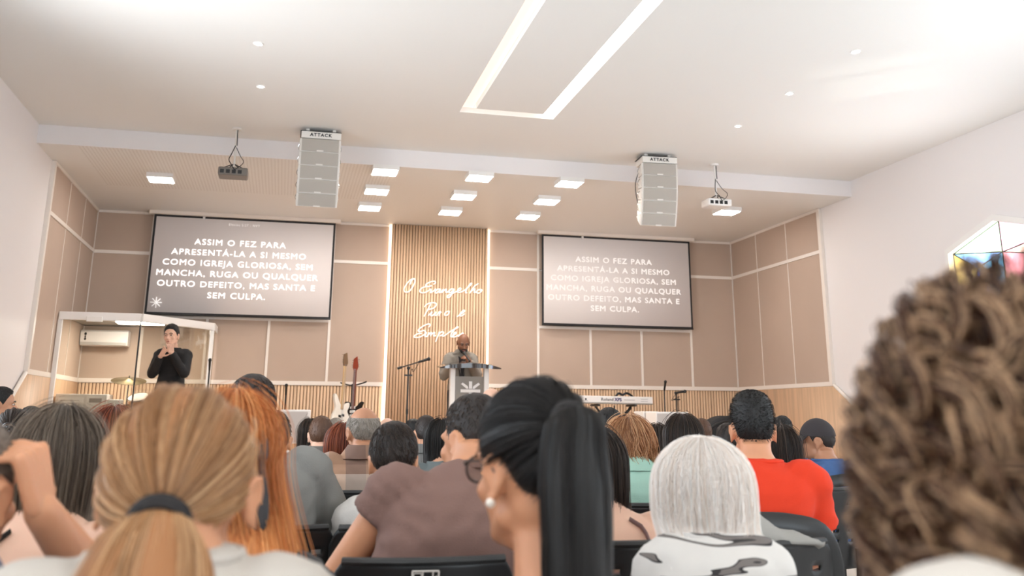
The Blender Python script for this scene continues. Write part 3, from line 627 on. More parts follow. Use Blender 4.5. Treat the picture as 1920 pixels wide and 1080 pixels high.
# ------------------------------------------------------------------ stage speakers at the front edge
def cabinet_speaker(x0, x1, y, z1, h, lb, wood_base):
    W = x1-x0; t = thing('stage_speaker', lb, 'loudspeaker', ((x0+x1)/2, y, ZST)); z1 -= ZST
    g = G(); g.bx(-W/2, W/2, 0, .36, z1-h, z1); bd = obj('cabinet', g, m_white, t, bevel=.01)
    g = G(); a_ = .012; g.bx(-W/2+a_, W/2-.035, -.008, .004, z1-h+a_, z1-.022); obj('grille', g, mat('pale_grille', (202, 196, 192), .6, bump=.2, bscale=300), t)
    g = G(); g.bx(-W/2+.03, W/2-.03, .03, .33, 0, z1-h); obj('plinth', g, m_wood, t)
pa, pc = at(526, 768, 11.2), at(583, 769, 11.2); cabinet_speaker(pa[0], pc[0], 11.2, pa[2], .37, 'white boxy stage speaker left, below the slim microphone stand', True)
pa, pc = at(1230, 772, 11.2), at(1291, 774, 11.2); cabinet_speaker(pa[0], pc[0], 11.2, pa[2], .37, 'white boxy stage speaker right, below the keyboard end', True)
pa, pc = at(1212, 771, 11.5), at(1240, 772, 11.5); cabinet_speaker(pa[0], pc[0], 11.6, pa[2], .37, 'narrow white speaker touching the left side of right stage speaker', True)
# black bag on stage right
pb = at(1348, 805, 10.6); t = thing('equipment_bag', 'black padded equipment bag slumped at the right of stage', 'bag', (pb[0], 10.75, ZST))
g = G(); O = [(-.26, 0), (.30, 0), (.31, .42), (.24, .66), (.10, .69), (-.05, .63), (-.2, .48), (-.27, .3)]; g.prism([tuple(q) for q in catmull(O, 4, True)], .3, lambda u, v, w_: (u, -.15+w_, v)); obj('body', g, mat('black_fabric', (24, 24, 26), .7, bump=.2, bscale=200), t, bevel=.04)
g = G(); g.tube(catmull([(-.15, -.16, .5), (-.08, -.19, .58), (.06, -.19, .63), (.15, -.16, .62)], 5), .012, 8); obj('strap', g, m_black, t)
g = G(); g.tube([(-.2, -.153, .36), (.25, -.153, .50)], .005, 6); obj('zip', g, mat('grey_zip', (90, 90, 92), .4), t)

# ------------------------------------------------------------------ pulpit
YP = 11.75
pl, pr_ = at(823, 690, YP), at(937, 691, YP); xc = (pl[0]+pr_[0])/2; Wp = pr_[0]-pl[0]; zp = at(880, 683, YP)[2]-ZST
pu = thing('pulpit', 'glass topped pulpit with two white columns at centre stage', 'pulpit', (xc, YP, ZST))
g = G(); top = []
for k in range(17):
    u = -1+k/8; x = u*Wp/2; d0 = .20*(1-.55*abs(u)**2.2); z = zp-.05*abs(u)**2.2
    th_ = .045*(1-abs(u)**3)+.008; top.append(np.array([(x, -d0, z-th_), (x, d0+.05, z+.045-.03*abs(u)), (x, d0+.05, z+.057-.03*abs(u)), (x, -d0, z+.004)]))
g.loft(top); obj('top', g, mat('smoked_acrylic', (44, 32, 26), .08, coat=.5), pu)
for s in (-1, 1):
    g = G(); g.bx(s*.215-.032, s*.215+.032, -.03, .05, .03, zp-.02); obj('column', g, m_white, pu, bevel=.008)
    g = G(); g.bx(s*.215-.055, s*.215+.055, -.06, .08, zp-.025, zp-.002); obj('bracket', g, m_black, pu)
g = G(); g.bx(-.18, .18, .0, .012, .05, zp-.15); obj('front_panel', g, mat('grey_acrylic', (128, 118, 106), .2), pu)
g = G(); g.bx(-.30, .30, -.17, .2, 0, .03); obj('base', g, m_black, pu, bevel=.006)
g = G(); ze = zp-.30
g.bx(-.005, .035, -.008, 0, ze-.0, ze+.09); g.bx(-.11, .14, -.008, 0, ze-.045, ze-.008)
g.prism([tuple(q) for q in ((-.012, ze), (-.035, ze+.0), (-.105, ze+.055), (-.085, ze+.075), (-.02, ze+.03))], .008, lambda u, v, w_: (u, -.008+w_, v)); g.prism([tuple(q) for q in ((.042, ze), (.065, ze+.0), (.135, ze+.055), (.115, ze+.075), (.05, ze+.03))], .008, lambda u, v, w_: (u, -.008+w_, v))
g.bx(-.005, .035, -.008, 0, ze-.14, ze-.05); obj('emblem', g, m_white, pu)
# ------------------------------------------------------------------ people: body
def sst(a, b, x): t = np.clip((np.asarray(x, float)-a)/(b-a), 0, 1); return t*t*(3-2*t)
TR = np.array([(-.02, .130, .085, -.05), (.0, .165, .112, -.05), (.10, .176, .122, -.05), (.22, .160, .115, -.06), (.36, .148, .105, -.078), (.55, .158, .108, -.092), (.70, .176, .112, -.097),
               (.80, .184, .106, -.092), (.87, .170, .094, -.082), (.92, .138, .080, -.070), (.955, .098, .068, -.058), (.985, .070, .060, -.048), (1.02, .057, .055, -.040), (1.08, .054, .054, -.028)])
class Fig: pass
def trunk_rings(F, e, t0, t1, n=32, ts=None):
    T = np.unique(np.concatenate([[t0, t1], TR[(TR[:, 0] > t0) & (TR[:, 0] < t1), 0]])) if ts is None else ts
    th = np.arange(n)*2*math.pi/n; out = []
    for t in T:
        hw = np.interp(t, TR[:, 0], TR[:, 1])*(F.W if t < .95 else 1+(F.W-1)*.4); hd = np.interp(t, TR[:, 0], TR[:, 2])*F.D; y = np.interp(t, TR[:, 0], TR[:, 3])
        k = float(sst(.35, 1.05, t)); ex = 2.0/2.6 if t < .9 else 1
        ee = e*(1 if t < .93 else .8)
        x_ = np.sign(np.cos(th))*np.abs(np.cos(th))**ex*(hw+ee); y_ = np.sign(np.sin(th))*np.abs(np.sin(th))**ex*(hd+ee)
        out.append(np.stack([x_+F.hx*k, y_+y+(F.hy-.03)*k+F.slump*math.sin(math.pi*min(t, 1)), np.full(n, F.Zp+(F.Zn-F.Zp)*t)], 1))
    return out
def hand(g, wr, f, n, side, curl=(.5, .5, .5, .5), sc=1.0, thumb=.6):
    wr = np.array(wr, float); f = np.array(f, float); f /= np.linalg.norm(f); n = np.array(n, float); n -= f*(n@f); n /= np.linalg.norm(n); s = np.cross(f, n)*side
    for k, (o, L, r) in enumerate(((.030, .070, .0088), (.010, .078, .0092), (-.011, .072, .0088), (-.030, .056, .0078))):
        b = wr+(f*.088+s*o)*sc; g.cap(wr+(f*.008+s*o*.55)*sc, b, .0155*sc, .0118*sc, 8)
        d = f.copy()+s*o*1.2; d /= np.linalg.norm(d); p = b; c = curl[k]
        for j, (fr, rr) in enumerate(((.45, 1), (.30, .93), (.25, .85))):
            a = c*(1.15, 1.25, .8)[j]; d = d*math.cos(a)-n*math.sin(a)*1.0; nn = n*math.cos(a)+f*0; d /= np.linalg.norm(d)
            n2 = n-d*(n@d); 
            q = p+d*L*fr*sc; g.cap(p, q, r*rr*sc, r*rr*.92*sc, 8); p = q
            n_ = np.cross(s*side, d) if False else n
    b = wr+(f*.022+s*.026)*sc; d = f*.55+s*(.85-.4*thumb)-n*(.25+.35*thumb); d /= np.linalg.norm(d)
    m = b+d*.040*sc; g.cap(b, m, .0135*sc, .0105*sc, 8); d2 = d*.7+f*.5-n*.2*thumb; d2 /= np.linalg.norm(d2); e = m+d2*.030*sc; g.cap(m, e, .0102*sc, .0092*sc, 8); g.cap(e, e+d2*.022*sc, .0094*sc, .0075*sc, 8)
CR = np.array((.0765, .0975, .099)); CC = np.array((0, -.008, .012))
def surf(az, el, off=0):           # az 0 = back, + towards the right side
    az, el = np.asarray(az, float), np.asarray(el, float)
    d = np.stack([np.sin(az)*np.cos(el), -np.cos(az)*np.cos(el), np.sin(el)*np.ones_like(az)], -1)
    return CC+d*(CR+np.asarray(off)[..., None])
def head_geo(g, F):
    h = G(); j = F.jaw
    h.ell(CC, CR, nu=32, nv=20); h.ell((0, .022, -.045), (.059*j, .071, .085)); h.ell((0, .058, -.098), (.034*j, .034, .024))
    h.ell((0, -.03, -.05), (.062, .06, .06))
    for s in (-1, 1):
        h.cap((s*.046*j, .0, -.072), (s*.020*j, .062, -.097), .022, .019); h.ell((s*.040, .060, -.036), (.022, .022, .022)); h.ell((s*.0115, .098, -.046), (.0085, .010, .008))
        e = rot3(0, 0, R(s*(-22-F.eo*700))); c = np.array((s*(.0785+F.eo), -.014, -.020))
        h.ell(c, (.0065, .017, .029), e)
        P = catmull([(0, .014, -.004), (.002, .016, .018), (.006, .004, .031), (.009, -.012, .026), (.009, -.018, .008), (.006, -.012, -.012), (.002, -.002, -.024), (0, .007, -.031), (-.001, .012, -.022)], 4)*np.array((s, 1, 1))
        h.tube(P@e.T+c+np.array((s*.002, 0, 0)), .0052, 8)
    h.cap((0, .088, -.002), (0, .113, -.041), .0085, .0135); h.cap((-.040, .079, .014), (.040, .079, .014), .0125, .0125)
    h.ell((0, .094, -.071), (.021, .010, .006)); h.ell((0, .092, -.0805), (.018, .010, .0065))
    h.xf(F.H); g.join(h)
def make_H(F):
    rm = rot3(F.pitch, F.roll, F.yaw) if F.order is None else F.order
    rm = rot3(0, 0, F.yaw) @ rot3(F.pitch, 0, 0) @ rot3(0, F.roll, 0); pv = np.array((0, -.02, -.10)); c = np.array((F.hx, F.hy, F.hz))
    F.Rh = rm
    def H(v): return ((np.asarray(v)-pv)*F.hs)@rm.T+pv+c
    return H
def disp(me, amp, sc, sd=0, fold=0):
    n = len(me.vertices); co = np.empty(n*3); me.vertices.foreach_get('co', co); co = co.reshape(-1, 3); no = np.empty(n*3); me.vertices.foreach_get('normal', no); no = no.reshape(-1, 3)
    d = np.array([mnoise.noise(Vector((p[0]*sc+sd, p[1]*sc, p[2]*sc*1.3))) for p in co])
    if fold: d2 = np.array([mnoise.noise(Vector((p[0]*9+sd, p[1]*9+p[2]*6, p[2]*16-abs(p[0])*14))) for p in co]); d = d+fold*(1-2*np.abs(d2))
    co = co+no*(amp*d)[:, None]; me.vertices.foreach_set('co', co.ravel()); me.update()
SKIN = {}
def skin_mat(k):
    c = {'light': (218, 174, 150), 'fair': (222, 178, 154), 'medium': (200, 148, 118), 'tan': (178, 126, 96), 'brown': (136, 92, 68), 'orange': (206, 146, 110)}[k]
    m = mat('skin_'+k, c, .5, var=.05, vscale=9, bump=.03, bscale=180, spec=.4)
    b = m.node_tree.nodes['Principled BSDF']; b.inputs['Subsurface Weight'].default_value = .12; b.inputs['Subsurface Radius'].default_value = (.02, .008, .005); b.inputs['Subsurface Scale'].default_value = .5
    return m
M_PANTS = [mat('denim', (54, 62, 82), .8, bump=.15, bscale=300), mat('dark_trousers', (40, 40, 44), .8, bump=.1, bscale=300), mat('khaki', (140, 122, 100), .8, bump=.1, bscale=300)]
M_SHOE = mat('shoe_leather', (34, 30, 28), .45)
def person(label, px, py, dist, hair=None, shirt=None, skin='medium', yaw=0, pitch=0, roll=0, byaw=0, W=1.0, D=1.0, jaw=1.0, hx=0, hy=.045, slump=0, top=.022, arms=None, stand=None, vox=.008,
           pants=1, neck=(.053, .060), face=False, seat=.46, extra=None, hcenter=None, fine=False, neckz=.10, Y=None, hs=1, eo=0):
    F = Fig(); p = atd(px, py, dist) if Y is None else at(px, py, Y)
    F.hs, F.eo = hs, eo; F.yaw, F.pitch, F.roll, F.order = R(yaw), R(pitch), R(roll), None
    z = p[2]-top-.111*hs*math.cos(R(pitch)); F.hx, F.hy = hx, hy
    c, s = math.cos(R(byaw)), math.sin(R(byaw)); root = (p[0]-(c*hx-s*hy), p[1]-(s*hx+c*hy), ZST if stand else 0)
    F.hz = z-root[2]; F.Zn = F.hz-neckz; F.W, F.D, F.jaw, F.slump = W, D, jaw, slump; F.stand = stand
    F.Zp = F.Zn-.52 if stand else max(seat, F.Zn-.60); F.H = make_H(F)
    t = thing('person', label, 'person', root, R(byaw)); F.t = t; F.root = root; F.byaw = R(byaw)
    ms = skin_mat(skin)
    g = G(); g.loft(trunk_rings(F, 0, -.02, 1.08)); head_geo(g, F)
    nb = np.array((F.hx*.95, -.035+(F.hy-.03)*.97, F.Zn-.01)); g.cap(nb, F.H((0, -.022, -.065)), neck[1], neck[0], 20)
    shy = -.078+(F.hy-.03)*.72; sx = .176*W; F.S = {}; F.A = {}
    hands = G()
    for sd in (-1, 1):
        S = np.array((sd*sx+F.hx*.75, shy, F.Zn-.082)); k = (arms or {}).get(sd)
        if k: E_, Wr, hf, hn, curl, th = k; zz = np.array((F.hx, 0, F.hz)); E_, Wr = np.array(E_, float)+zz, np.array(Wr, float)+zz
        elif stand: E_ = S+np.array((sd*.05, -.01, -.29)); Wr = E_+np.array((0, .06, -.25)); hf, hn, curl, th = (0, .15, -1), (sd, 0, 0), (.35,)*4, .4
        else: E_ = np.array((sd*.245*W, .05, max(.60, F.Zn-.34))); Wr = np.array((sd*.11, .24, .66)); hf, hn, curl, th = (-sd*.3, .9, -.25), (0, .2, 1), (.4,)*4, .4
        F.S[sd] = S; F.A[sd] = (E_, Wr)
        g.cap(S+np.array((-sd*.02, 0, .006)), S+np.array((sd*.012, 0, -.01)), .060*W**.5, .056*W**.5); g.cap(S, E_, .050*W**.5, .040*W**.5); g.cap(E_, E_+(Wr-E_)*.4, .040*W**.5, .040*W**.5); g.cap(E_+(Wr-E_)*.35, Wr, .039*W**.5, .027)
        hg = G(); hg.cap(Wr-(Wr-E_)*.15, Wr, .027, .024, 12); hand(hg, Wr, hf, hn, sd, curl, 1.0, th); (hands if fine else g).join(hg)
    F.legs = []
    for sd in (-1, 1):
        if stand: a, b, c_ = np.array((sd*.085, -.05, F.Zp)), np.array((sd*.10, -.03, F.Zp*.54)), np.array((sd*.10, -.06, .09))
        else: a, b, c_ = np.array((sd*.09, -.03, F.Zp+.075)), np.array((sd*.13, .36, F.Zp+.05)), np.array((sd*.13, .31, .10))
        F.legs.append((a, b, c_)); g.cap(a, b, .075, .052); g.cap(b, b+(c_-b)*.35, .050, .054); g.cap(b+(c_-b)*.3, c_, .054, .036); g.cap(c_, c_+np.array((0, .13, -.05)), .036, .026)
    me = remesh(g, vox, 4, .5)
    if hands.n:
        m2 = remesh(hands, .0042, 2, .4); bm = bmesh.new(); bm.from_mesh(me); bm.from_mesh(m2); bm.to_mesh(me); bm.free()
    obj('body', me, ms, t, smooth=180, fix=False)
    # trousers and shoes
    mp = M_PANTS[pants] if isinstance(pants, int) else pants; g = G(); g.loft(trunk_rings(F, .012, -.02, .24))
    for a, b, c_ in F.legs: g.cap(a, b, .090, .066); g.cap(b, c_+np.array((0, 0, .02)), .064, .055)
    me = remesh(g, .013, 3); disp(me, .004, 9, random.random()*9); obj('trousers', me, mp, t, smooth=180, fix=False)
    for a, b, c_ in F.legs:
        g = G(); o = c_+np.array((0, .045, -.10)); rr = []
        for z_, sx_, sy_, dy in ((0, .042, .125, 0), (.02, .046, .13, 0), (.045, .043, .115, -.01), (.075, .036, .07, -.045), (.10, .036, .05, -.055)):
            th = np.arange(16)*2*math.pi/16; rr.append(np.stack([sx_*np.cos(th), dy+sy_*np.sin(th), np.full(16, z_)], 1)+o)
        g.loft(rr); obj('shoe', g, M_SHOE, t, smooth=60)
    if shirt: make_shirt(F, shirt)
    if face: make_face(F, face)
    if hair: make_hair(F, hair)
    if extra: extra(F)
    return F
def make_shirt(F, S):
    m = S['mat']; k = S.get('kind', 't'); e = S.get('e', .011); g = G(); t1 = S.get('t1', .985); vox = S.get('vox', .011)
    g.loft(trunk_rings(F, e, S.get('t0', .03), t1))
    if k in ('t', 'long', 'cap'):
        for sd in (-1, 1):
            s_ = F.S[sd]; E_, Wr = F.A[sd]; f = S.get('sl', {'t': .62, 'cap': .3, 'long': 1.0}[k]); w = F.W**.5
            g.cap(s_+np.array((-sd*.02, 0, .006)), s_+np.array((sd*.012, 0, -.01)), .060*w+e, .057*w+e)
            g.tube([s_, s_+(E_-s_)*f*.5, s_+(E_-s_)*f], [.056*w+e, .054*w+e*1.3, (.052 if k != 'long' else .044)*w+e*1.5], 16)
            if k == 'long': g.cap(E_, E_+(Wr-E_)*.4, .044*w+e, .043*w+e); g.tube([E_+(Wr-E_)*.3, E_+(Wr-E_)*.97], [.042*w+e, .032+e*.8], 16)
    me = remesh(g, vox, 3); disp(me, S.get('amp', .007), S.get('dsc', 6), random.random()*20, S.get('fold', .5))
    sh = obj(S.get('name', 'shirt'), me, m, F.t, smooth=180, fix=False)
    if k == 'tank':
        for sd in (-1, 1):
            g = G(); r0 = trunk_rings(F, e+.001, 0, 1, ts=np.linspace(t1-.02, .93, 9)); P = []
            for q in r0[:9]: i = 22 if sd < 0 else 26; P.append(q[i])
            g.tube(P, .009, 8, flat=.4); obj('strap', g, m, sh)
    n = S.get('neck', 'crew'); th = np.arange(28)*2*math.pi/28
    if n == 'crew' and t1 > .97:
        r = trunk_rings(F, e*.8+.002, 0, 1, 28, ts=[.972])[0]; g = G(); g.tube(r, .0075, 8, closed=True); obj('collar', g, S.get('cmat', m), sh)
    elif n == 'collar':
        g = G(); rr = [trunk_rings(F, e_, 0, 1, 28, ts=[t])[0] for t, e_ in ((.985, e+.006), (1.03, e+.002), (1.055, e+.003), (1.058, e+.007), (1.04, e+.016), (.985, e+.028), (.95, e+.020), (.955, e+.010))]
        g.loft(rr, closed=True); obj('collar', g, S.get('cmat', m), sh, smooth=60)
    return sh
def make_face(F, fc):
    mw = mat('eye_white', (206, 190, 178), .4); mi = mat('iris', (48, 34, 26), .2)
    for s in (-1, 1):
        g = G(); g.ell(F.H((s*.031, .0805, -.004)), (.0115, .0095, .0070)); e = obj('eye', g, mw, F.t); g = G(); g.ell(F.H((s*.031, .0880, -.004)), (.0075, .0035, .0068)); obj('iris', g, mi, e)
        g = G(); g.tube(F.H(catmull([(s*.014, .096, .013), (s*.030, .095, .020), (s*.048, .084, .014)], 4)), .0042, 6); obj('eyebrow', g, fc['brow'], F.t)
    g = G(); g.ell(F.H((0, .1005, -.0755)), (.020, .005, .0075), F.Rh); obj('lips', g, mat('lips', fc.get('lip', (176, 104, 92)), .4), F.t)
    if fc.get('beard'):
        h = G(); h.ell((0, .060, -.098), (.040, .042, .030)); h.cap((-.055, .012, -.06), (-.03, .07, -.09), .012, .018); h.cap((.055, .012, -.06), (.03, .07, -.09), .012, .018); h.cap((-.026, .098, -.062), (.026, .098, -.062), .007, .007)
        h.xf(F.H); me = remesh(h, .005, 1); disp(me, .003, 80); obj('beard', me, fc['beard'], F.t, smooth=180, fix=False)

# ------------------------------------------------------------------ people: hair
HL = (np.radians([0, 40, 60, 75, 90, 103, 118, 140, 180]), np.radians([-40, -37, -27, -8, -4, -12, 14, 33, 38]))
def hairline(az): return np.interp(np.abs((np.asarray(az)+math.pi) % (2*math.pi)-math.pi), *HL)
def shell_grid(g, f_out, f_in, na, nv, closed=True):
    """f(az,v)->xyz ; outer and inner sheets joined at the lower rim, v=0 is the crown"""
    az = np.linspace(-math.pi, math.pi, na+1)[:-1] if closed else np.linspace(closed_r[0], closed_r[1], na)
    v = np.linspace(0.02, 1, nv); A, V = np.meshgrid(az, v); rings = [r for r in f_out(A, V)]+[r for r in f_in(A, V)][::-1]
    g.loft(rings)
def hcol(name):
    return {'black': hair_mat('black_hair', (12, 9, 8), (22, 17, 15), (52, 44, 40), .5), 'dark': hair_mat('dark_brown_hair', (26, 18, 14), (44, 32, 26), (84, 66, 54)),
     'brown': hair_mat('brown_hair', (74, 60, 50), (112, 96, 82), (166, 148, 130)), 'mid': hair_mat('mid_brown_hair', (60, 38, 24), (96, 64, 44), (140, 100, 72)), 'auburn': hair_mat('auburn_hair', (72, 28, 16), (128, 58, 36), (186, 106, 72)),
     'ginger': hair_mat('ginger_hair', (150, 74, 30), (222, 132, 66), (252, 188, 122)), 'blonde': hair_mat('dark_blonde_hair', (122, 80, 46), (178, 126, 80), (222, 180, 136)), 'white': hair_mat('platinum_hair', (240, 222, 206), (252, 240, 232), (255, 252, 248)),
     'golden': hair_mat('golden_hair', (122, 72, 38), (186, 130, 86), (236, 192, 150)), 'curly': hair_mat('curly_hair', (38, 20, 12), (90, 52, 30), (220, 178, 138)), 'gray': hair_mat('grey_hair', (96, 86, 76), (142, 132, 122), (190, 182, 172)), 'stubble': hair_mat('stubble_hair', (70, 58, 48), (104, 90, 78), (140, 126, 112))}[name]
def hair_short(F, h, g):
    th, side, nap = h.get('th', .02), h.get('side', .007), h.get('nape', .006); sd = random.random()*30
    lim = h.get('maxel', None); TP = math.pi/2 if lim is None else R(lim)
    def off(A, el):
        k = sst(.1, 1.2, el); o = side*(1-k)+th*k; b = np.cos(A)*.5+.5
        return o*(1-.2*b*(1-k))+(nap-side)*b*(1-k)*.5
    def f(base, inner):
        def ff(A, V):
            lo = hairline(A); el = TP+(lo-TP)*V; edge = (1-sst(.80, 1, V))*(1 if lim is None else sst(0, .4, V))
            nz = np.vectorize(lambda a, b: mnoise.noise(Vector((math.sin(a)*4+sd, math.cos(a)*4, b*5))))(A, el)
            o = (off(A, el)*(.25+.75*edge)+nz*h.get('lump', .003)*edge) if not inner else np.full(A.shape, -.006)
            return F.H(surf(A, el, o))
        return ff
    g.cur = 1; shell_grid(g, f(0, False), f(0, True), 56, 18); g.cur = 0
    N = h.get('n', 700); az = RNG.uniform(-math.pi, math.pi, N); lo = hairline(az); u = RNG.uniform(0, 1, N)**.8; el = TP+(lo+.06-TP)*u
    K = 4; L = h.get('len', .022)*RNG.uniform(.6, 1.25, N)*(1-.5*u); s = np.linspace(0, 1, K); sw = RNG.normal(0, .35, N)+h.get('sweep', 0)
    o0 = off(az, el)*(1-.8*sst(.8, 1, u)); P = np.zeros((N, K, 3))
    fr = np.where(np.abs(az) > 1.9, -1, 1)
    for i in range(K):
        e2 = el-L/.1*s[i]*np.cos(sw)*(1 if not h.get('spike') else .4); a2 = az+L/.1*s[i]*np.sin(sw)/np.maximum(np.cos(el), .3)
        P[:, i] = surf(a2, e2, o0*.8+h.get('lift', .004)*math.sin(s[i]*2.2)+(.008*s[i] if h.get('spike') else 0))
    P = F.H(P.reshape(-1, 3)).reshape(N, K, 3); strands(g, P, h.get('r', .0011)*np.array([1, 1, .8, .3]), P[:, 0]-np.array((F.hx, F.hy, F.hz)))
def hair_fall(F, h, g):
    L = h['L']; vol = h.get('vol', .012); N = h.get('n', 900); K = h.get('K', 16); fa = R(h.get('face', 112)); push = h.get('push', .05); flare = h.get('flare', 0.); S1 = .175; curl = h.get('curl', 0); inw = h.get('inward', 0); cr = h.get('crown', .25); dx, dy = h.get('drift', (0, 0))
    Rz = rot3(0, 0, F.yaw); tilt = h.get('tilt', 0)
    def pos(az, s, off, Lm):
        # crown point shifted a little to the back; the strand follows the skull, then hangs
        e = np.clip(1-s/S1, 0, 1); el = e*math.pi/2-(1-e)*.05
        o = off+vol*(.45+.55*sst(0, .8, 1-e)); p = surf(az, el, o); u = np.maximum(s-S1, 0)
        back = np.clip(np.cos(az), -1, 1); k = sst(.03, .16, u)
        yt = -(.088+push*sst(*h.get('pr', (.06, .30)), u)); p[..., 1] = p[..., 1]+(np.minimum(yt+.04*(1-back), p[..., 1])-p[..., 1])*k*np.clip(back+.75, 0, 1)
        p[..., 0] = p[..., 0]*(1+flare*sst(0, .25, u)-inw*sst(.02, .12, u)); p[..., 1] = p[..., 1]*(1-inw*.5*sst(.02, .12, u)); p[..., 2] = p[..., 2]-u
        p[..., 0] += dx*sst(0, .4, u); p[..., 1] += dy*sst(0, .4, u)
        return p
    Zc = CC[2]
    def Len(az): return S1+(Zc-L)*(1-h.get('vcut', .12)*np.abs(np.sin(az)))
    def HH(p):
        # the skull part follows the head, the hanging part only its yaw
        sh = p.shape; q = p.reshape(-1, 3); a = F.H(q); pv = np.array((0, -.02, -.10)); b = (q-pv)@Rz.T+F.H(pv[None])[0]
        k = sst(.0, -.12, q[:, 2])[:, None] if False else (1-sst(-.14, .0, q[:, 2]))[:, None]
        return (a*(1-k)+b*k).reshape(sh)
    az = np.linspace(-fa, fa, 48); v = np.linspace(.01, 1, 26); A, V = np.meshgrid(az, v); S = V*(Len(A)-.012); sd = random.random()*9
    nz = np.vectorize(lambda a, b: mnoise.noise(Vector((a*4.5+sd, b*1.5, sd))))(A, V)*h.get('lump', .006)*sst(.1, .5, V)
    Po = HH(pos(A, S, -.003+nz, 0)); Pi = HH(pos(A, S, -.016-.0*V, 0)); rings = []
    for i in range(26): rings.append(np.concatenate([Po[i], Pi[i][::-1]]))
    g.cur = 1; g.loft(rings); g.cur = 0
    # front cap up to the hairline
    A = np.linspace(fa-.1, 2*math.pi-fa+.1, 28); V = np.linspace(0, 1, 8); A, V = np.meshgrid(A, V); lo = hairline(A); el = math.pi/2+(lo-math.pi/2)*V
    Po = F.H(surf(A, el, vol*.85*(1-sst(.6, 1, V))+.002)); Pi = F.H(surf(A, el, np.full(A.shape, -.008))); g.cur = 1; g.loft([np.concatenate([Po[i], Pi[i][::-1]]) for i in range(8)]); g.cur = 0
    a0 = RNG.uniform(-fa, fa, N); nc = h.get('clumps', 26); cl = np.linspace(-fa, fa, nc)+RNG.normal(0, .05, nc); ac = cl[np.abs(a0[:, None]-cl[None]).argmin(1)]
    ln = Len(a0)*RNG.uniform(1-h.get('rag', .10), 1.03, N); st = RNG.uniform(0, .06, N)**1; of = RNG.uniform(-.001, .006, N)+h.get('fly', .003)*RNG.normal(0, 1, N)**2
    wa = RNG.normal(0, h.get('wander', .05), N); ph = RNG.uniform(0, 6.28, N)*.3+ac*9; am = curl*RNG.uniform(.6, 1.3, N); P = np.zeros((N, K, 3)); clump = h.get('clump', .55)
    for i in range(K):
        s = i/(K-1); ss = st+(ln-st)*s; a = a0+(ac-a0)*clump*s**1.2+wa*s; w = np.sin(ss*h.get('freq', 40)+ph)*am*sst(.1, .6, s)
        o = of+np.cos(ss*h.get('freq', 40)+ph)*am*.6*sst(.1, .6, s)
        P[:, i] = pos(a+w/.09, ss, o, 0)
    P = HH(P); rr = h.get('r', .0012)*np.concatenate([np.full(K-4, 1.), [1, .9, .7, .25]]); strands(g, P, rr, P[:, K//2]-np.array((F.hx, F.hy+.02, F.hz))*np.array((1, 1, 0))-P[:, K//2]*np.array((0, 0, 1)))
def slick(F, h, g, tie, N, K=10, vol=.006):
    """scalp hair combed to a tie direction"""
    tie = tie/np.linalg.norm(tie); az = RNG.uniform(-math.pi, math.pi, N); d0 = surf(az, hairline(az)+.02)-CC; t0 = RNG.uniform(0, .72, N)
    d0 = d0/CR; d0 /= np.linalg.norm(d0, axis=1)[:, None]; om = np.arccos(np.clip(d0@tie, -1, 1)); P = np.zeros((N, K, 3)); o0 = RNG.uniform(-.0005, .003, N)+h.get('fly', .001)*RNG.normal(0, 1, N)**2
    for i in range(K):
        t = t0+(1-t0)*i/(K-1)*.985; q = (np.sin((1-t)*om)/np.sin(om))[:, None]*d0+(np.sin(t*om)/np.sin(om))[:, None]*tie
        P[:, i] = CC+q*(CR+(vol+o0+.004*np.sin(az*23)*np.sin(t*3.14))[:, None])
    P = F.H(P.reshape(-1, 3)).reshape(N, K, 3); strands(g, P, h.get('r', .0012)*np.ones(K), P[:, 0]*0+(P[:, K//2]-F.H(CC[None])[0]))
    def f(inner):
        def ff(A, V):
            lo = hairline(A); el = math.pi/2+(lo-math.pi/2)*V; return F.H(surf(A, el, (vol*(1-.9*sst(.85, 1, V)) if not inner else np.full(A.shape, -.006))))
        return ff
    g.cur = 1; shell_grid(g, f(False), f(True), 56, 16); g.cur = 0
    return F.H((CC+tie*(CR+vol+.004))[None])[0]
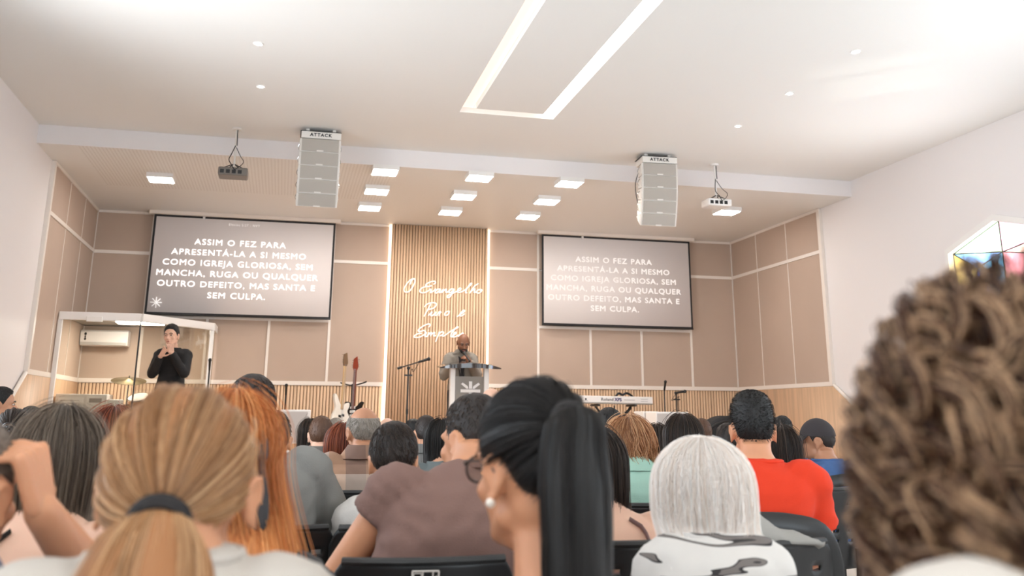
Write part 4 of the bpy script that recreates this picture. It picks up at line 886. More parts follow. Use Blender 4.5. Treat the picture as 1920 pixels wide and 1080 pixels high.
def hair_tail(F, h, g):
    az, el = R(h['tie'][0]), R(h['tie'][1]); tie = np.array((math.sin(az)*math.cos(el), -math.cos(az)*math.cos(el), math.sin(el))); T = slick(F, h, g, tie, h.get('n', 1200), vol=h.get('vol', .008))
    out = F.Rh@tie; path = catmull([T-out*.012, T+out*.02, *[T+np.array(q) for q in h['path']]], 5); K = len(path); rad = np.interp(np.linspace(0, 1, K), *h['rad']); N = h.get('nt', 900)
    a = RNG.uniform(0, 2*math.pi, N); r = np.sqrt(RNG.uniform(.25, 1, N)); x_ = np.array((1, 0, 0.)); P = np.zeros((N, K, 3)); en = RNG.uniform(.82, 1.0, N)
    Tn = np.gradient(path, axis=0); Tn /= np.linalg.norm(Tn, axis=1)[:, None]
    nc = 18; ca = RNG.uniform(0, 6.28, nc); cr = RNG.uniform(.3, 1.0, nc); ci = RNG.integers(0, nc, N)
    rings = []
    for i in range(K):
        b = np.cross(Tn[i], x_); b /= np.linalg.norm(b); xx = np.cross(b, Tn[i]); t = i/(K-1)
        aa = a+(ca[ci]-a)*0; u = np.stack([np.cos(a)*r*(1-.35*t)+np.cos(ca[ci])*cr[ci]*.35*t, np.sin(a)*r*(1-.35*t)+np.sin(ca[ci])*cr[ci]*.35*t], 1)
        P[:, i] = path[i]+rad[i]*(u[:, :1]*xx*1.0+u[:, 1:]*b*h.get('flat', .7))
        th = np.arange(20)*2*math.pi/20; rings.append(path[i]+rad[i]*.90*(1+.08*np.sin(th*5+t*3))[:, None]*(np.cos(th)[:, None]*xx+np.sin(th)[:, None]*b*h.get('flat', .7)))
    g.cur = 1; g.loft(rings[:-2]); g.cur = 0
    rr = h.get('r', .0012)*np.concatenate([np.full(K-3, 1.), [.9, .7, .25]]); strands(g, P, rr, (P[:, K//3]-path[K//3]))
    gt = G(); th = np.arange(20)*2*math.pi/20; b = np.cross(out, x_); b /= np.linalg.norm(b); xx = np.cross(b, out); c = T+out*.008
    q = h.get('tie_r', .022); gt.tube(c+q*(np.cos(th)[:, None]*xx+np.sin(th)[:, None]*b), h.get('tie_t', .006), 8, closed=True); return gt
def hair_bun(F, h, g):
    az, el = R(h['tie'][0]), R(h['tie'][1]); tie = np.array((math.sin(az)*math.cos(el), -math.cos(az)*math.cos(el), math.sin(el))); T = slick(F, h, g, tie, h.get('n', 500), vol=.007)
    out = F.Rh@tie; c = T+out*.012; x_ = np.array((1, 0, 0.)); b = np.cross(out, x_); b /= np.linalg.norm(b); xx = np.cross(b, out)
    for k in range(5):
        th = np.linspace(0, 4.5, 24); rr = .028-.004*k; g.tube(c+out*(.006*k)+(rr*(1-.1*np.sin(th*2+k)))[:, None]*(np.cos(th+k)[:, None]*xx+np.sin(th+k)[:, None]*b), .011, 8)
def hair_curls(F, h, g):
    NL = h.get('locks', 420); M = h.get('m', 12); N = NL*M; K = h.get('K', 44); rad = np.array(h.get('rad', (.14, .14, .15))); L = h.get('L', .16); cr = h.get('cr', .012); c = F.H(np.array((0, -.01, h.get('cz', .0)))[None])[0]
    d = RNG.normal(0, 1, (NL, 3)); d /= np.linalg.norm(d, axis=1)[:, None]; d[:, 1] = np.minimum(d[:, 1], .5); d[:, 2] = np.maximum(d[:, 2], -.8); d /= np.linalg.norm(d, axis=1)[:, None]; q = RNG.uniform(.70, 1.0, NL)**.7
    down = np.array((0, 0, -1.)); tg = down[None]-d*(d@down)[:, None]; tg /= np.linalg.norm(tg, axis=1)[:, None]+.2; tg += RNG.normal(0, .3, (NL, 3)); sd = np.cross(d, tg); sd /= np.linalg.norm(sd, axis=1)[:, None]+1e-9
    ph = RNG.uniform(0, 6.28, NL); fr = RNG.uniform(2.2, 3.6, NL)*6.283; ln = L*RNG.uniform(.6, 1.2, NL); rc = cr*RNG.uniform(.7, 1.4, NL)
    rep = lambda x: np.repeat(x, M, 0); d, q, tg, sd, ph, fr, ln, rc = map(rep, (d, q, tg, sd, ph, fr, ln, rc)); ph = ph+RNG.normal(0, .30, N); rc = rc*RNG.uniform(.8, 1.15, N); jt = RNG.normal(0, .0022, (N, 3)); ln = ln*RNG.uniform(.9, 1.08, N); P = np.zeros((N, K, 3))
    for i in range(K):
        s = i/(K-1); p = d*rad*q[:, None]+tg*(ln*s)[:, None]+down*(.03*s*s); nn = np.linalg.norm(p/rad, axis=1); p = p/np.maximum(nn/np.maximum(q+.08, .6), 1)[:, None]
        P[:, i] = c+p+jt+(rc*np.cos(fr*s+ph))[:, None]*d+(rc*np.sin(fr*s+ph))[:, None]*sd
    strands(g, P, h.get('r', .0006)*np.concatenate([np.full(K-2, 1.), [.8, .3]]), d)
    e = G(); e.ell((0, 0, 0), rad*.74, nu=40, nv=28)
    me = e.mesh('c'); disp(me, .018, 22); co = np.array([v.co[:] for v in me.vertices])+c; fs = [tuple(p.vertices) for p in me.polygons]; g.cur = 1; g.add(co, fs); g.cur = 0
def make_hair(F, h):
    g = G(); k = h['k']; m = hcol(h['c']); gt = None
    sm = mat('under_'+h['c'], {'black': (16, 14, 14), 'dark': (36, 26, 22), 'brown': (88, 74, 64), 'mid': (84, 56, 38), 'auburn': (108, 48, 30), 'ginger': (206, 118, 56), 'blonde': (150, 98, 56), 'white': (244, 234, 224), 'golden': (168, 112, 72), 'curly': (44, 26, 18), 'gray': (132, 122, 112), 'stubble': (104, 90, 78)}[h['c']], .6, bump=.2, bscale=70, stretch=(1, 1, .2))
    if k == 'short': hair_short(F, h, g)
    elif k == 'fall': hair_fall(F, h, g)
    elif k == 'tail': gt = hair_tail(F, h, g)
    elif k == 'bun': hair_bun(F, h, g)
    elif k == 'curls': hair_curls(F, h, g)
    ho = obj('hair', g, [m, sm], F.t, smooth=180, fix=False); F.hair = ho
    if gt: obj('hair_tie', gt, mat(h.get('tcol', 'black_elastic'), (30, 26, 26), .8), ho)
# ------------------------------------------------------------------ clothes materials
def cloth(name, c, **k): return mat('cloth_'+name, c, .85, bump=.12, bscale=260, **k)
def node_mat(name, build, rough=.85):
    m = bpy.data.materials.new(name); m.use_nodes = True; n = m.node_tree.nodes; L = m.node_tree.links; b = n['Principled BSDF']; b.inputs['Roughness'].default_value = rough
    tc = n.new('ShaderNodeTexCoord'); L.new(build(n, L, tc.outputs['Object']), b.inputs['Base Color']); return m
def ramp(n, L, fac, stops, const=True):
    r = n.new('ShaderNodeValToRGB'); r.color_ramp.interpolation = 'CONSTANT' if const else 'LINEAR'; e = r.color_ramp.elements
    e[0].position, e[0].color = stops[0][0], (*lin(stops[0][1]), 1); e[1].position, e[1].color = stops[1][0], (*lin(stops[1][1]), 1)
    for p, c in stops[2:]: k = e.new(p); k.color = (*lin(c), 1)
    L.new(fac, r.inputs[0]); return r.outputs[0]
def math_(n, L, op, a, b=None):
    m = n.new('ShaderNodeMath'); m.operation = op
    for i, x in enumerate((a, b)):
        if x is None: continue
        if hasattr(x, 'is_linked'): L.new(x, m.inputs[i])
        else: m.inputs[i].default_value = x
    return m.outputs[0]
def plaid(n, L, co):
    s = n.new('ShaderNodeSeparateXYZ'); L.new(co, s.inputs[0])
    fx = math_(n, L, 'FRACT', math_(n, L, 'ADD', math_(n, L, 'MULTIPLY', s.outputs[0], 3.6), .62)); fz = math_(n, L, 'FRACT', math_(n, L, 'ADD', math_(n, L, 'MULTIPLY', s.outputs[2], 3.3), .72))
    a = ramp(n, L, fx, [(0, (186, 142, 110)), (.28, (104, 74, 62)), (.62, (150, 112, 88)), (.72, (190, 170, 156))]); b = ramp(n, L, fz, [(0, (120, 96, 84)), (.30, (200, 160, 132)), (.62, (206, 192, 180)), (.86, (150, 122, 106))])
    mx = n.new('ShaderNodeMix'); mx.data_type = 'RGBA'; mx.inputs[0].default_value = .5; L.new(a, mx.inputs[6]); L.new(b, mx.inputs[7]); return mx.outputs[2]
def zebra(n, L, co):
    mp = n.new('ShaderNodeMapping'); L.new(co, mp.inputs[0]); mp.inputs['Scale'].default_value = (4.6, 4, 25); mp.inputs['Rotation'].default_value = (0, R(-6), 0); mp.inputs['Location'].default_value = (.3, 0, .5)
    t = n.new('ShaderNodeTexNoise'); t.inputs['Scale'].default_value = 1.15; t.inputs['Detail'].default_value = 1.2; t.inputs['Distortion'].default_value = .5; L.new(mp.outputs[0], t.inputs['Vector'])
    return ramp(n, L, t.outputs['Fac'], [(0, (206, 200, 194)), (.55, (44, 40, 40)), (.565, (112, 104, 100)), (.63, (50, 46, 44)), (.645, (206, 200, 194))])
def speck(n, L, co):
    t = n.new('ShaderNodeTexNoise'); t.inputs['Scale'].default_value = 70; t.inputs['Detail'].default_value = 1; L.new(co, t.inputs['Vector']); return ramp(n, L, t.outputs['Fac'], [(0, (30, 26, 26)), (.52, (110, 98, 92)), (.58, (36, 32, 32))])
m_plaid, m_zebra, m_speck = node_mat('plaid_cloth', plaid), node_mat('brush_stroke_cloth', zebra), node_mat('speckled_cloth', speck)
# ------------------------------------------------------------------ chairs
def make_chair(kind, label):
    t = thing('chair', label, 'chair', (0, 0, 0), 0, 'black plastic chairs of the congregation')
    g = G(); nu, nv = 13, 9; V = []
    for j in range(nv):
        for i in range(nu):
            u = -1+2*i/(nu-1); v = -1+2*j/(nv-1); V.append((u*.235*(1-.06*max(v, 0)), .02+v*.22, .436-.012*(1-u*u)*(1-v*v)-.03*max(0, v-.6)))
    g.add(V, [(j*nu+i, j*nu+i+1, (j+1)*nu+i+1, (j+1)*nu+i) for j in range(nv-1) for i in range(nu-1)]); obj('seat', g, m_black, t, solid=.014)
    def bk(u, v): return (u*.235, -.262-.10*(v-.0)*.6+.045*u*u, .56+v*.32)        # u -1..1, v 0..1
    if kind == 'arch':
        g = G(); P = catmull([bk(-.92, -.25), bk(-.98, .2), bk(-.97, .62), bk(-.80, .90), bk(-.4, .985), bk(0, 1), bk(.4, .985), bk(.80, .90), bk(.97, .62), bk(.98, .2), bk(.92, -.25)], 5); g.tube(P, .034, 10, flat=.35, ref=(0, -1, .2)); bo = obj('backrest', g, m_black, t, smooth=60)
        g = G(); P = catmull([bk(-.70, .05), bk(-.62, .55), bk(-.50, .72), bk(0, .76), bk(.50, .72), bk(.62, .55), bk(.70, .05)], 5); g.tube(P, .012, 8, flat=.7, ref=(0, -1, .2)); g.tube([bk(-.7, .05), bk(.7, .05)], .012, 8)
        for k in range(15): u = -.48+.96*k/14; g.tube([bk(u*1.1, .05), bk(u, .73)], .0052, 6)
        for s in (-1, 1): g.tube([bk(s*.55, .62), bk(s*.80, .85)], .012, 8); g.tube([bk(s*.66, .25), bk(s*.97, .25)], .012, 8)
        obj('rib_insert', g, m_black, bo)
    else:
        g = G(); nu, nv = 41, 25; V = []; 
        for j in range(nv):
            for i in range(nu):
                u = -1+2*i/(nu-1); v = j/(nv-1); q = list(bk(u*(1-.05*v), -.18+1.18*v)); c_ = max(0, abs(u)-.86)/.14; q[2] -= .05*c_**2*v**3; V.append(q)
        def hole(i, j): return (j in (16, 19) and (i % 10) in (3, 4, 5)) or (j in (8, 11) and (i % 8) in (2, 3, 4))
        g.add(V, [(j*nu+i, j*nu+i+1, (j+1)*nu+i+1, (j+1)*nu+i) for j in range(nv-1) for i in range(nu-1) if not hole(i, j)]); bo = obj('backrest', g, m_black, t, solid=.012)
        g = G(); P = [bk(u, 1.0-.0*abs(u)) for u in np.linspace(-.84, .84, 15)]; g.tube(P, .011, 8); obj('top_rail', g, m_black, bo)
        if kind == 'label':
            def q(u, v, o): p = np.array(bk(u, v)); return p+np.array((0, -o, -.03*o))
            g = G(); lp = [q(-.14, .80, .008), q(.14, .80, .008), q(.14, .95, .008), q(-.14, .95, .008)]; lq = [q(-.14, .80, .011), q(.14, .80, .011), q(.14, .95, .011), q(-.14, .95, .011)]; g.loft([np.array(lp), np.array(lq)]); lo = obj('label_plate', g, m_black, t)
            g = G(); P = [q(-.135, .81, .012), q(.135, .81, .012), q(.135, .94, .012), q(-.135, .94, .012)]
            for a_, b_ in zip(P, P[1:]+P[:1]): g.tube([a_, b_], .0022, 4)
            for u in (-.03, .075): g.tube([q(u, .81, .012), q(u, .94, .012)], .0018, 4)
            P = [q(-.12, .825, .012), q(-.045, .825, .012), q(-.045, .925, .012), q(-.12, .925, .012)]
            for a_, b_ in zip(P, P[1:]+P[:1]): g.tube([a_, b_], .0012, 4)
            for k in range(3): g.tube([q(-.015, .835+.03*k, .012), q(.06, .835+.03*k, .012)], .0010, 4)
            for k in range(2): g.tube([q(.092, .84+.05*k, .012), q(.118, .855+.05*k, .012)], .0016, 4)
            obj('label_frame', g, mat('label_print', (214, 206, 198), .5), lo)
    for s in (-1, 1):
        g = G(); g.tube(catmull([(s*.20, .17, .43), (s*.21, .20, .40), (s*.225, .24, .0)], 4), .012, 8); obj('leg', g, m_blackm, t)
        g = G(); g.tube(catmull([(s*.20, -.17, .43), (s*.21, -.20, .40), (s*.225, -.30, .0)], 4), .012, 8); obj('leg', g, m_blackm, t)
        g = G(); g.tube(catmull([(s*.20, -.12, .425), (s*.215, -.24, .44), (s*.212, -.262, .60)], 4), .014, 8); obj('back_support', g, m_blackm, t)
    return t
CH = {}
def seat(F, kind, label, dx=0):
    if kind not in CH: CH[kind] = c = make_chair(kind, label); c.location = F.root; c.rotation_euler = (0, 0, F.byaw)
    else: c = dup(CH[kind], F.root, F.byaw, label)
    c.location.z = 0; c.location.x += dx; return c

# ------------------------------------------------------------------ the two people on the stage
def open_jacket(F):
    g = G(); y0 = trunk_rings(F, .026, 0, 1, ts=[.75])[0][:, 1].max(); P = [(-.016, F.Zn-.48), (.016, F.Zn-.48), (.055, F.Zn-.06), (.03, F.Zn-.015), (-.03, F.Zn-.015), (-.055, F.Zn-.06)]
    yo = F.hy-.03
    g.prism(P, .05, lambda u, v, w_: (u, y0-.035+w_-.010+.35*yo-.5*max(0, v-F.Zn+.14)*.4, v)); obj('shirt_front', g, cloth('black', (30, 28, 30)), F.t, bevel=.01)
    for s in (-1, 1):
        g = G(); Q = [(s*.016, F.Zn-.30), (s*.055, F.Zn-.06), (s*.085, F.Zn-.09), (s*.075, F.Zn-.14), (s*.06, F.Zn-.16)]; g.prism(Q if s > 0 else Q[::-1], .012, lambda u, v, w_: (u, y0+.008+w_+.35*yo-.5*max(0, v-F.Zn+.14)*.4, v)); obj('lapel', g, cloth('grey_jacket_lapel', (124, 116, 108)), F.t, bevel=.004)
mk = cloth('jacket', (136, 128, 118))
F = person('bald bearded person in grey jacket speaking into microphone behind the pulpit', 868, 625, 0, Y=12.22, skin='brown', stand=1, byaw=180, pitch=-24, hy=.085, top=.004, W=.84, D=.92, neckz=.13, hair=None, shirt={'mat': mk, 'kind': 'long', 'e': .022, 'neck': 'collar', 'fold': .5, 'name': 'jacket', 't0': -.05},
    arms={-1: ((-.205, .05, -.44), (-.075, .24, -.275), (.55, .3, .6), (-.6, .6, 0), (1.0,)*4, 1.0), 1: ((.225, -.02, -.44), (.17, .20, -.32), (-.1, 1, -.1), (0, .1, 1), (.3,)*4, .4)}, fine=True, face={'brow': M_SHOE, 'beard': mat('under_beard', (34, 28, 26), .8)}, vox=.007)
open_jacket(F)
g = G(); Wr = F.A[-1][1]; mt = F.H(np.array((0, .128, -.092))[None])[0]; hp = Wr+np.array((.05, .05, .06)); d = (mt-hp)/np.linalg.norm(mt-hp)
t = thing('microphone', 'black handheld microphone at the bearded speaker\'s mouth', 'microphone'); t.matrix_world = Matrix.Translation(F.root) @ Matrix.Rotation(F.byaw, 4, 'Z')
g.tube([hp-d*.09, hp+d*.06, mt-d*.03], [.011, .013, .017], 12); obj('handle', g, m_black, t); g = G(); g.ell(mt-d*.012, (.025, .025, .025)); obj('grille', g, mat('mic_grille', (80, 78, 76), .35, metal=.8, bump=.4, bscale=600), t)

F = person('dark haired person in long black shirt signing with both hands beside the booth', 325, 607, 0, Y=11.75, skin='fair', stand=1, byaw=168, yaw=-4, roll=4, W=.86, neckz=.13, top=.028, hair={'k': 'short', 'c': 'black', 'th': .030, 'side': .008, 'nape': .006, 'n': 500, 'len': .03, 'lump': .006}, shirt={'mat': cloth('ink_black', (26, 26, 28)), 'kind': 'long', 'e': .014, 't0': -.30, 'fold': .5}, pants=1,
    arms={1: ((.185, .06, -.44), (.06, .20, -.25), (-.55, .15, .85), (.5, .8, .2), (.05, 1.2, 1.3, 1.3), .8), -1: ((-.185, .06, -.44), (-.065, .205, -.21), (.2, .2, .95), (-.4, .8, -.1), (.9, 1.1, 1.2, 1.2), .9)}, fine=True, face={'brow': M_SHOE}, vox=.007)
g = G(); y0 = trunk_rings(F, .02, 0, 1, ts=[.70])[0][:, 1].max(); g.bx(-.10, -.065, y0-.004, y0+.003, F.Zn-.19, F.Zn-.18); obj('chest_logo', g, m_white, F.t)

# ------------------------------------------------------------------ the congregation, front to back
SH = lambda m, k='t', **kw: dict(mat=m, kind=k, **kw)
def short(c, **k): return dict(k='short', c=c, **k)
def ear_ring(F):
    g = G(); g.ell(F.H((-.086, -.012, -.052)), (.0075, .0075, .0075)); obj('earring', g, mat('pearl', (240, 228, 214), .15, coat=.6), F.t)
def glasses(F):
    t = thing('glasses', 'dark framed glasses on the face of the black ponytail woman', 'glasses'); t.matrix_world = Matrix.Translation(F.root) @ Matrix.Rotation(F.byaw, 4, 'Z')
    m = mat('glasses_frame', (40, 30, 28), .3); g = G()
    for s in (-1, 1):
        th = np.linspace(0, 2*math.pi, 25)[:-1]; P = np.stack([s*.033+.026*np.cos(th), np.full(24, .106)-.006*np.abs(np.cos(th)), -.006+.020*np.sin(th)], 1); g.tube(F.H(P), .0022, 6, closed=True)
    g.tube(F.H([(-.008, .108, .0), (0, .110, .003), (.008, .108, 0)]), .002, 6); obj('rim', g, m, t)
    for s in (-1, 1): g = G(); g.tube(F.H(catmull([(s*.060, .100, .002), (s*.078, .07, .006), (s*.084, .0, .006), (s*.083, -.02, -.01)], 4)), .0022, 6); obj('temple', g, m, t)
    for s in (-1, 1): g = G(); g.ell(F.H((s*.033, .104, -.006)), (.024, .0015, .018), F.Rh); obj('lens', g, glass('lens_glass', (240, 240, 238), .4), t)

# --- nearest
F = person('person with big curly light brown hair in cream top filling the right edge', 1918, 428, 0.78, dict(k='curls', c='curly', locks=950, m=12, rad=(.145, .138, .185), L=.17, cr=.013, cz=-.05, r=.0006), SH(cloth('cream', (206, 196, 186)), 't', amp=.004), 'fair', yaw=-12, top=.05, W=.98, neckz=.07, byaw=-6, vox=.009)
seat(F, 'plain', 'black plastic chair under the curly haired person at right')
F = person('woman with sleek black ponytail, pearl earring and glasses, face turned left', 1012, 716, 1.5, dict(k='tail', c='black', tie=(-8, 20), vol=.011, n=3500, path=[(-.002, -.024, -.03), (-.004, -.034, -.09), (-.004, -.038, -.18), (-.004, -.036, -.28), (-.004, -.034, -.36)], rad=([0, .1, .25, .5, .8, 1], [.022, .036, .050, .058, .054, .022]), nt=3500, r=.0006, tie_r=.028, tie_t=.010, flat=.6), SH(cloth('pale_grey', (190, 182, 176)), 't', t1=.93), 'orange', yaw=20, pitch=-3, hs=1.04, W=.78, neckz=.185, top=.014, extra=lambda F: (ear_ring(F), glasses(F)), neck=(.047, .055), face={'brow': M_SHOE}, vox=.0065)
seat(F, 'plain', 'black plastic chair under the woman with the black ponytail')
F = person('girl with low dark blonde ponytail and pale top in left foreground', 352, 722, 1.22, dict(k='tail', c='blonde', tie=(5, -22), vol=.012, n=4000, path=[(-.004, -.035, -.04), (-.008, -.06, -.10), (-.010, -.07, -.17), (-.012, -.073, -.24), (-.012, -.07, -.31)], rad=([0, .1, .25, .5, .8, 1], [.020, .034, .062, .090, .100, .05]), nt=4000, r=.0006, tie_r=.028, tie_t=.010, flat=.55), SH(cloth('oat_white', (186, 176, 166)), 't'), 'orange', yaw=-8, W=.84, neckz=.055, eo=.012, top=.014, neck=(.046, .054), vox=.0065)
seat(F, 'plain', 'black plastic chair under the girl with the blonde ponytail')
F = person('person at left edge in washed denim shirt resting head on hand', -66, 772, 1.45, short('stubble', th=.003, side=.002, nape=.002, n=1500, len=.006, r=.0006), SH(cloth('denim_shirt', (112, 110, 122), var=.2, vscale=14), 't', neck='collar', e=.018), 'orange', yaw=-16, top=.005, W=1.0, fine=True, vox=.0065,
    arms={1: ((.225, .19, -.20), (.130, .035, -.03), (-.25, -.15, .95), (.9, -.3, .2), (1.0, 1.15, 1.2, 1.2), .9), -1: ((-.22, .12, -.42), (-.10, .27, -.42), (.3, .9, 0), (0, .2, 1), (.4,)*4, .4)})
seat(F, 'plain', 'black plastic chair under the person in washed denim')
# --- second row
F = person('woman with straight long ginger hair tied by black bow, behind blonde girl', 440, 740, 1.95, dict(k='fall', c='ginger', L=-.40, vol=.010, n=5500, flare=.22, push=.17, drift=(.075, 0), clumps=60, clump=.35, wander=.08, r=.0006, vcut=.06, K=18, rag=.12), SH(cloth('charcoal', (52, 50, 50)), 't'), 'fair', W=.84, neckz=.155, top=.012, yaw=-5, hx=-.03, pants=1)
def bow(F):
    g = G(); c = F.H(np.array((.066, -.098, -.01))[None])[0]; k = 5
    g.tube(catmull([c+np.array(q) for q in ((-.012, .03, .075), (.0, .012, .05), (.006, -.004, .02), (.006, -.006, .0), (.012, -.012, -.05), (.010, -.020, -.10), (.0, -.024, -.15), (-.006, -.024, -.165))], 5), np.interp(np.linspace(0, 1, 36), [0, .2, .38, .46, .7, .9, 1], [.006, .014, .012, .008, .017, .018, .003]), 10, flat=.3, ref=(0, -1, 0)); obj('hair_bow', g, mat('black_ribbon', (40, 36, 38), .5), F.t)
bow(F); seat(F, 'plain', 'black plastic chair under the ginger haired woman')
F = person('woman with long straight brown hair and bare shoulders at left', 122, 765, 2.3, dict(k='fall', c='brown', L=-.19, vol=.016, n=5000, push=.09, clumps=60, clump=.35, wander=.08, r=.0006, flare=.06, rag=.22, inward=.1), SH(cloth('black_top', (34, 32, 32)), 'tank', t1=.60), 'fair', W=.84, top=.016, neck=(.045, .053))
seat(F, 'plain', 'black plastic chair under the bare shouldered brown haired woman')
F = person('person in tight brown t-shirt with short dark hair leaning right', 890, 737, 2.75, short('dark', th=.026, side=.008, nape=.005, n=1500, len=.02, lump=.004), SH(cloth('brown_tee', (124, 94, 85)), 't', sl=.34, fold=.8, amp=.010), 'orange', yaw=34, roll=9, pitch=-6, byaw=-3, W=1.12, D=1.15, hx=.125, neckz=.05, arms={-1: ((-.375, .0, -.345), (-.26, .24, -.42), (.4, .9, -.2), (0, .2, 1), (.4,)*4, .4)}, hy=.07, top=.022, neck=(.058, .066), vox=.007)
seat(F, 'label', 'black chair with white label plate under the person in brown t-shirt', -.045)
F = person('woman with bare shoulders in mauve top beside the platinum haired woman', 1112, 802, 3.0, dict(k='fall', c='dark', L=-.15, vol=.012, n=700, push=.0), SH(cloth('mauve', (136, 108, 104)), 'tank', t1=.66), 'light', W=.98, top=.014)
seat(F, 'plain', 'black plastic chair under the woman in mauve top')
F = person('woman with fluffy platinum white bob and black brush stroke blouse', 1313, 806, 2.3, dict(k='fall', c='white', L=-.20, wander=.16, vol=.038, n=7500, push=.15, pr=(.02, .13), vcut=.35, clumps=90, clump=.3, r=.0006, flare=.10, inward=.12, rag=.26, face=128, fly=.0012, lump=.006), SH(m_zebra, 't', e=.016), 'fair', W=.66, hx=.025, byaw=-14, neckz=.06, top=.045, pitch=-4)
seat(F, 'plain', 'black plastic chair under the platinum haired woman')
# --- third row
F = person('young person in bright orange red t-shirt with neat black hair', 1407, 730, 3.6, short('black', th=.030, side=.003, nape=.002, n=3000, len=.022, spike=1, lump=.0015, r=.0007), SH(cloth('orange_red', (214, 52, 14)), 't', fold=.6), 'orange', yaw=4, W=1.04, hx=.02, byaw=-22, top=.034, vox=.007)
seat(F, 'arch', 'black arch backed chair under the person in orange red t-shirt')
F = person('woman with wavy golden bob and mint green collared shirt', 1178, 780, 4.15, dict(k='fall', c='golden', L=-.115, vol=.022, n=3000, push=-.02, curl=.010, freq=55, r=.0009, clumps=22, flare=.12, face=125, rag=.12), SH(cloth('mint', (152, 190, 174)), 't', neck='collar', fold=.5), 'medium', W=.92, byaw=-10, neckz=.055, top=.028)
seat(F, 'plain', 'black plastic chair under the woman in mint green shirt')
F = person('child with thick dark brown hair and white shirt behind brown t-shirt person', 739, 787, 3.35, short('dark', th=.022, side=.012, nape=.010, n=3000, r=.0008, len=.035, lump=.004, sweep=.4), SH(cloth('white_tee', (210, 204, 198)), 't'), 'orange', hs=1.0, W=.78, top=.024, yaw=-6, pitch=-8, jaw=.95)
seat(F, 'plain', 'black plastic chair under the child with white shirt')
F = person('tall person with short dark hair in grey t-shirt behind ginger haired woman', 477, 702, 3.3, short('dark', th=.026, side=.009, nape=.006, n=1300, len=.022), SH(cloth('grey_tee', (126, 124, 120)), 'long', amp=.007), 'medium', W=1.08, hx=-.07, top=.024, yaw=8)
seat(F, 'plain', 'black plastic chair under the tall person in grey t-shirt')
F = person('woman with chin length auburn hair and dark speckled top at left', 216, 762, 4.0, dict(k='fall', c='auburn', L=-.14, vol=.018, n=2600, r=.0009, push=-.02, face=122, clumps=26, inward=.05), SH(m_speck, 't'), 'medium', W=.9, top=.022)
seat(F, 'plain', 'black plastic chair under the auburn haired woman')
# --- fourth row and beyond
F = person('balding person with grey hair in brown plaid shirt', 684, 762, 4.7, short('gray', th=.003, side=.005, nape=.007, maxel=30, n=1500, len=.014, r=.0008), SH(m_plaid, 'long', neck='collar', e=.02, fold=.5), 'tan', W=1.05, top=.006, yaw=14, hx=.0, neck=(.057, .066))
seat(F, 'label', 'black chair with white label plate under the person in plaid shirt')
F = person('woman with long dark hair in black top right of orange red t-shirt', 1462, 799, 5.0, dict(k='fall', c='dark', L=-.30, vol=.010, n=900, push=.15, flare=.25, drift=(.06, 0)), SH(cloth('black_top', (34, 32, 32)), 't'), 'medium', W=.88, top=.014)
seat(F, 'plain', 'black plastic chair under the long haired woman in black top')
def cap(F):
    m = cloth('cap_black', (50, 44, 46)); g = G(); rings = []
    for v in np.linspace(0, 1, 9):
        el = math.pi/2*(1-v)*1.0+.10*v; a = np.linspace(-math.pi, math.pi, 33)[:-1]; rings.append(F.H(surf(a, np.full(32, el), np.full(32, .020-.008*v))))
    g.loft(rings); co = obj('cap', g, m, F.t, smooth=60); g = G(); V = []
    for i in range(13):
        a = R(-62+124*i/12)+math.pi
        for q in (0, 1): p = surf(np.array(a), np.array(.12), np.array(.008)); o = np.array((math.sin(a), -math.cos(a), 0)); V.append(F.H((p+o*(.105*q*math.cos((a-math.pi)*.9))+np.array((0, 0, -.030*q)))[None])[0])
    g.add(V, [(2*i, 2*i+1, 2*i+3, 2*i+2) for i in range(12)]); obj('brim', g, m, co, solid=.005)
    g = G(); g.ell(F.H((0, -.008, .125)), (.008, .008, .005)); obj('button', g, m, co)
F = person('person in black baseball cap and blue t-shirt at right', 1531, 783, 5.8, short('dark', n=200, th=.004), SH(cloth('royal_blue', (62, 92, 138)), 't'), 'tan', yaw=52, W=1.05, top=.022, extra=cap)
seat(F, 'arch', 'black arch backed chair under the person in black cap')
F = person('person with dark curly hair half hidden behind golden bob woman', 1141, 764, 5.8, short('black', th=.022, side=.012, n=900, len=.02, lump=.006), SH(cloth('navy', (44, 50, 66)), 't'), 'tan', top=.022)
seat(F, 'plain', 'black plastic chair under the person with dark curly hair')
F = person('woman with long dark brown hair behind the platinum bob', 1278, 777, 5.0, dict(k='fall', c='dark', L=-.22, vol=.014, n=800, push=.12), SH(cloth('sand', (200, 176, 152)), 't'), 'light', W=.9, top=.016)
seat(F, 'plain', 'black plastic chair under the woman behind the platinum bob')
F = person('person in grey shirt with white collar behind ginger hair at left', 514, 768, 4.2, short('dark', th=.016, side=.008, n=500), SH(cloth('stone', (166, 162, 158)), 'long', neck='collar', cmat=m_white), 'medium', top=.018, hx=-.02)
seat(F, 'plain', 'black plastic chair under the person with white collar')
F = person('woman with dark hair in a low bun at far left', 30, 764, 4.8, dict(k='bun', c='dark', tie=(8, 0), n=700), SH(cloth('plum', (98, 70, 76)), 't'), 'medium', W=.9, top=.012)
seat(F, 'plain', 'black plastic chair under the woman with the low bun')
F = person('person in dark grey shirt with neat brown hair before left speaker', 603, 779, 6.4, short('mid', th=.016, side=.006, n=600, len=.014), SH(cloth('dark_grey', (88, 84, 80)), 'long', neck='collar'), 'light', W=1.04, top=.018, yaw=-6)
seat(F, 'plain', 'black plastic chair under the person in dark grey shirt')
F = person('woman with reddish brown bob in black top beside plaid shirt', 645, 793, 5.5, dict(k='fall', c='auburn', L=-.11, vol=.016, n=900, push=-.03, inward=.15), SH(cloth('black_top', (34, 32, 32)), 't'), 'medium', W=.95, top=.02, hx=.06)
seat(F, 'plain', 'black plastic chair under the woman with reddish brown bob')
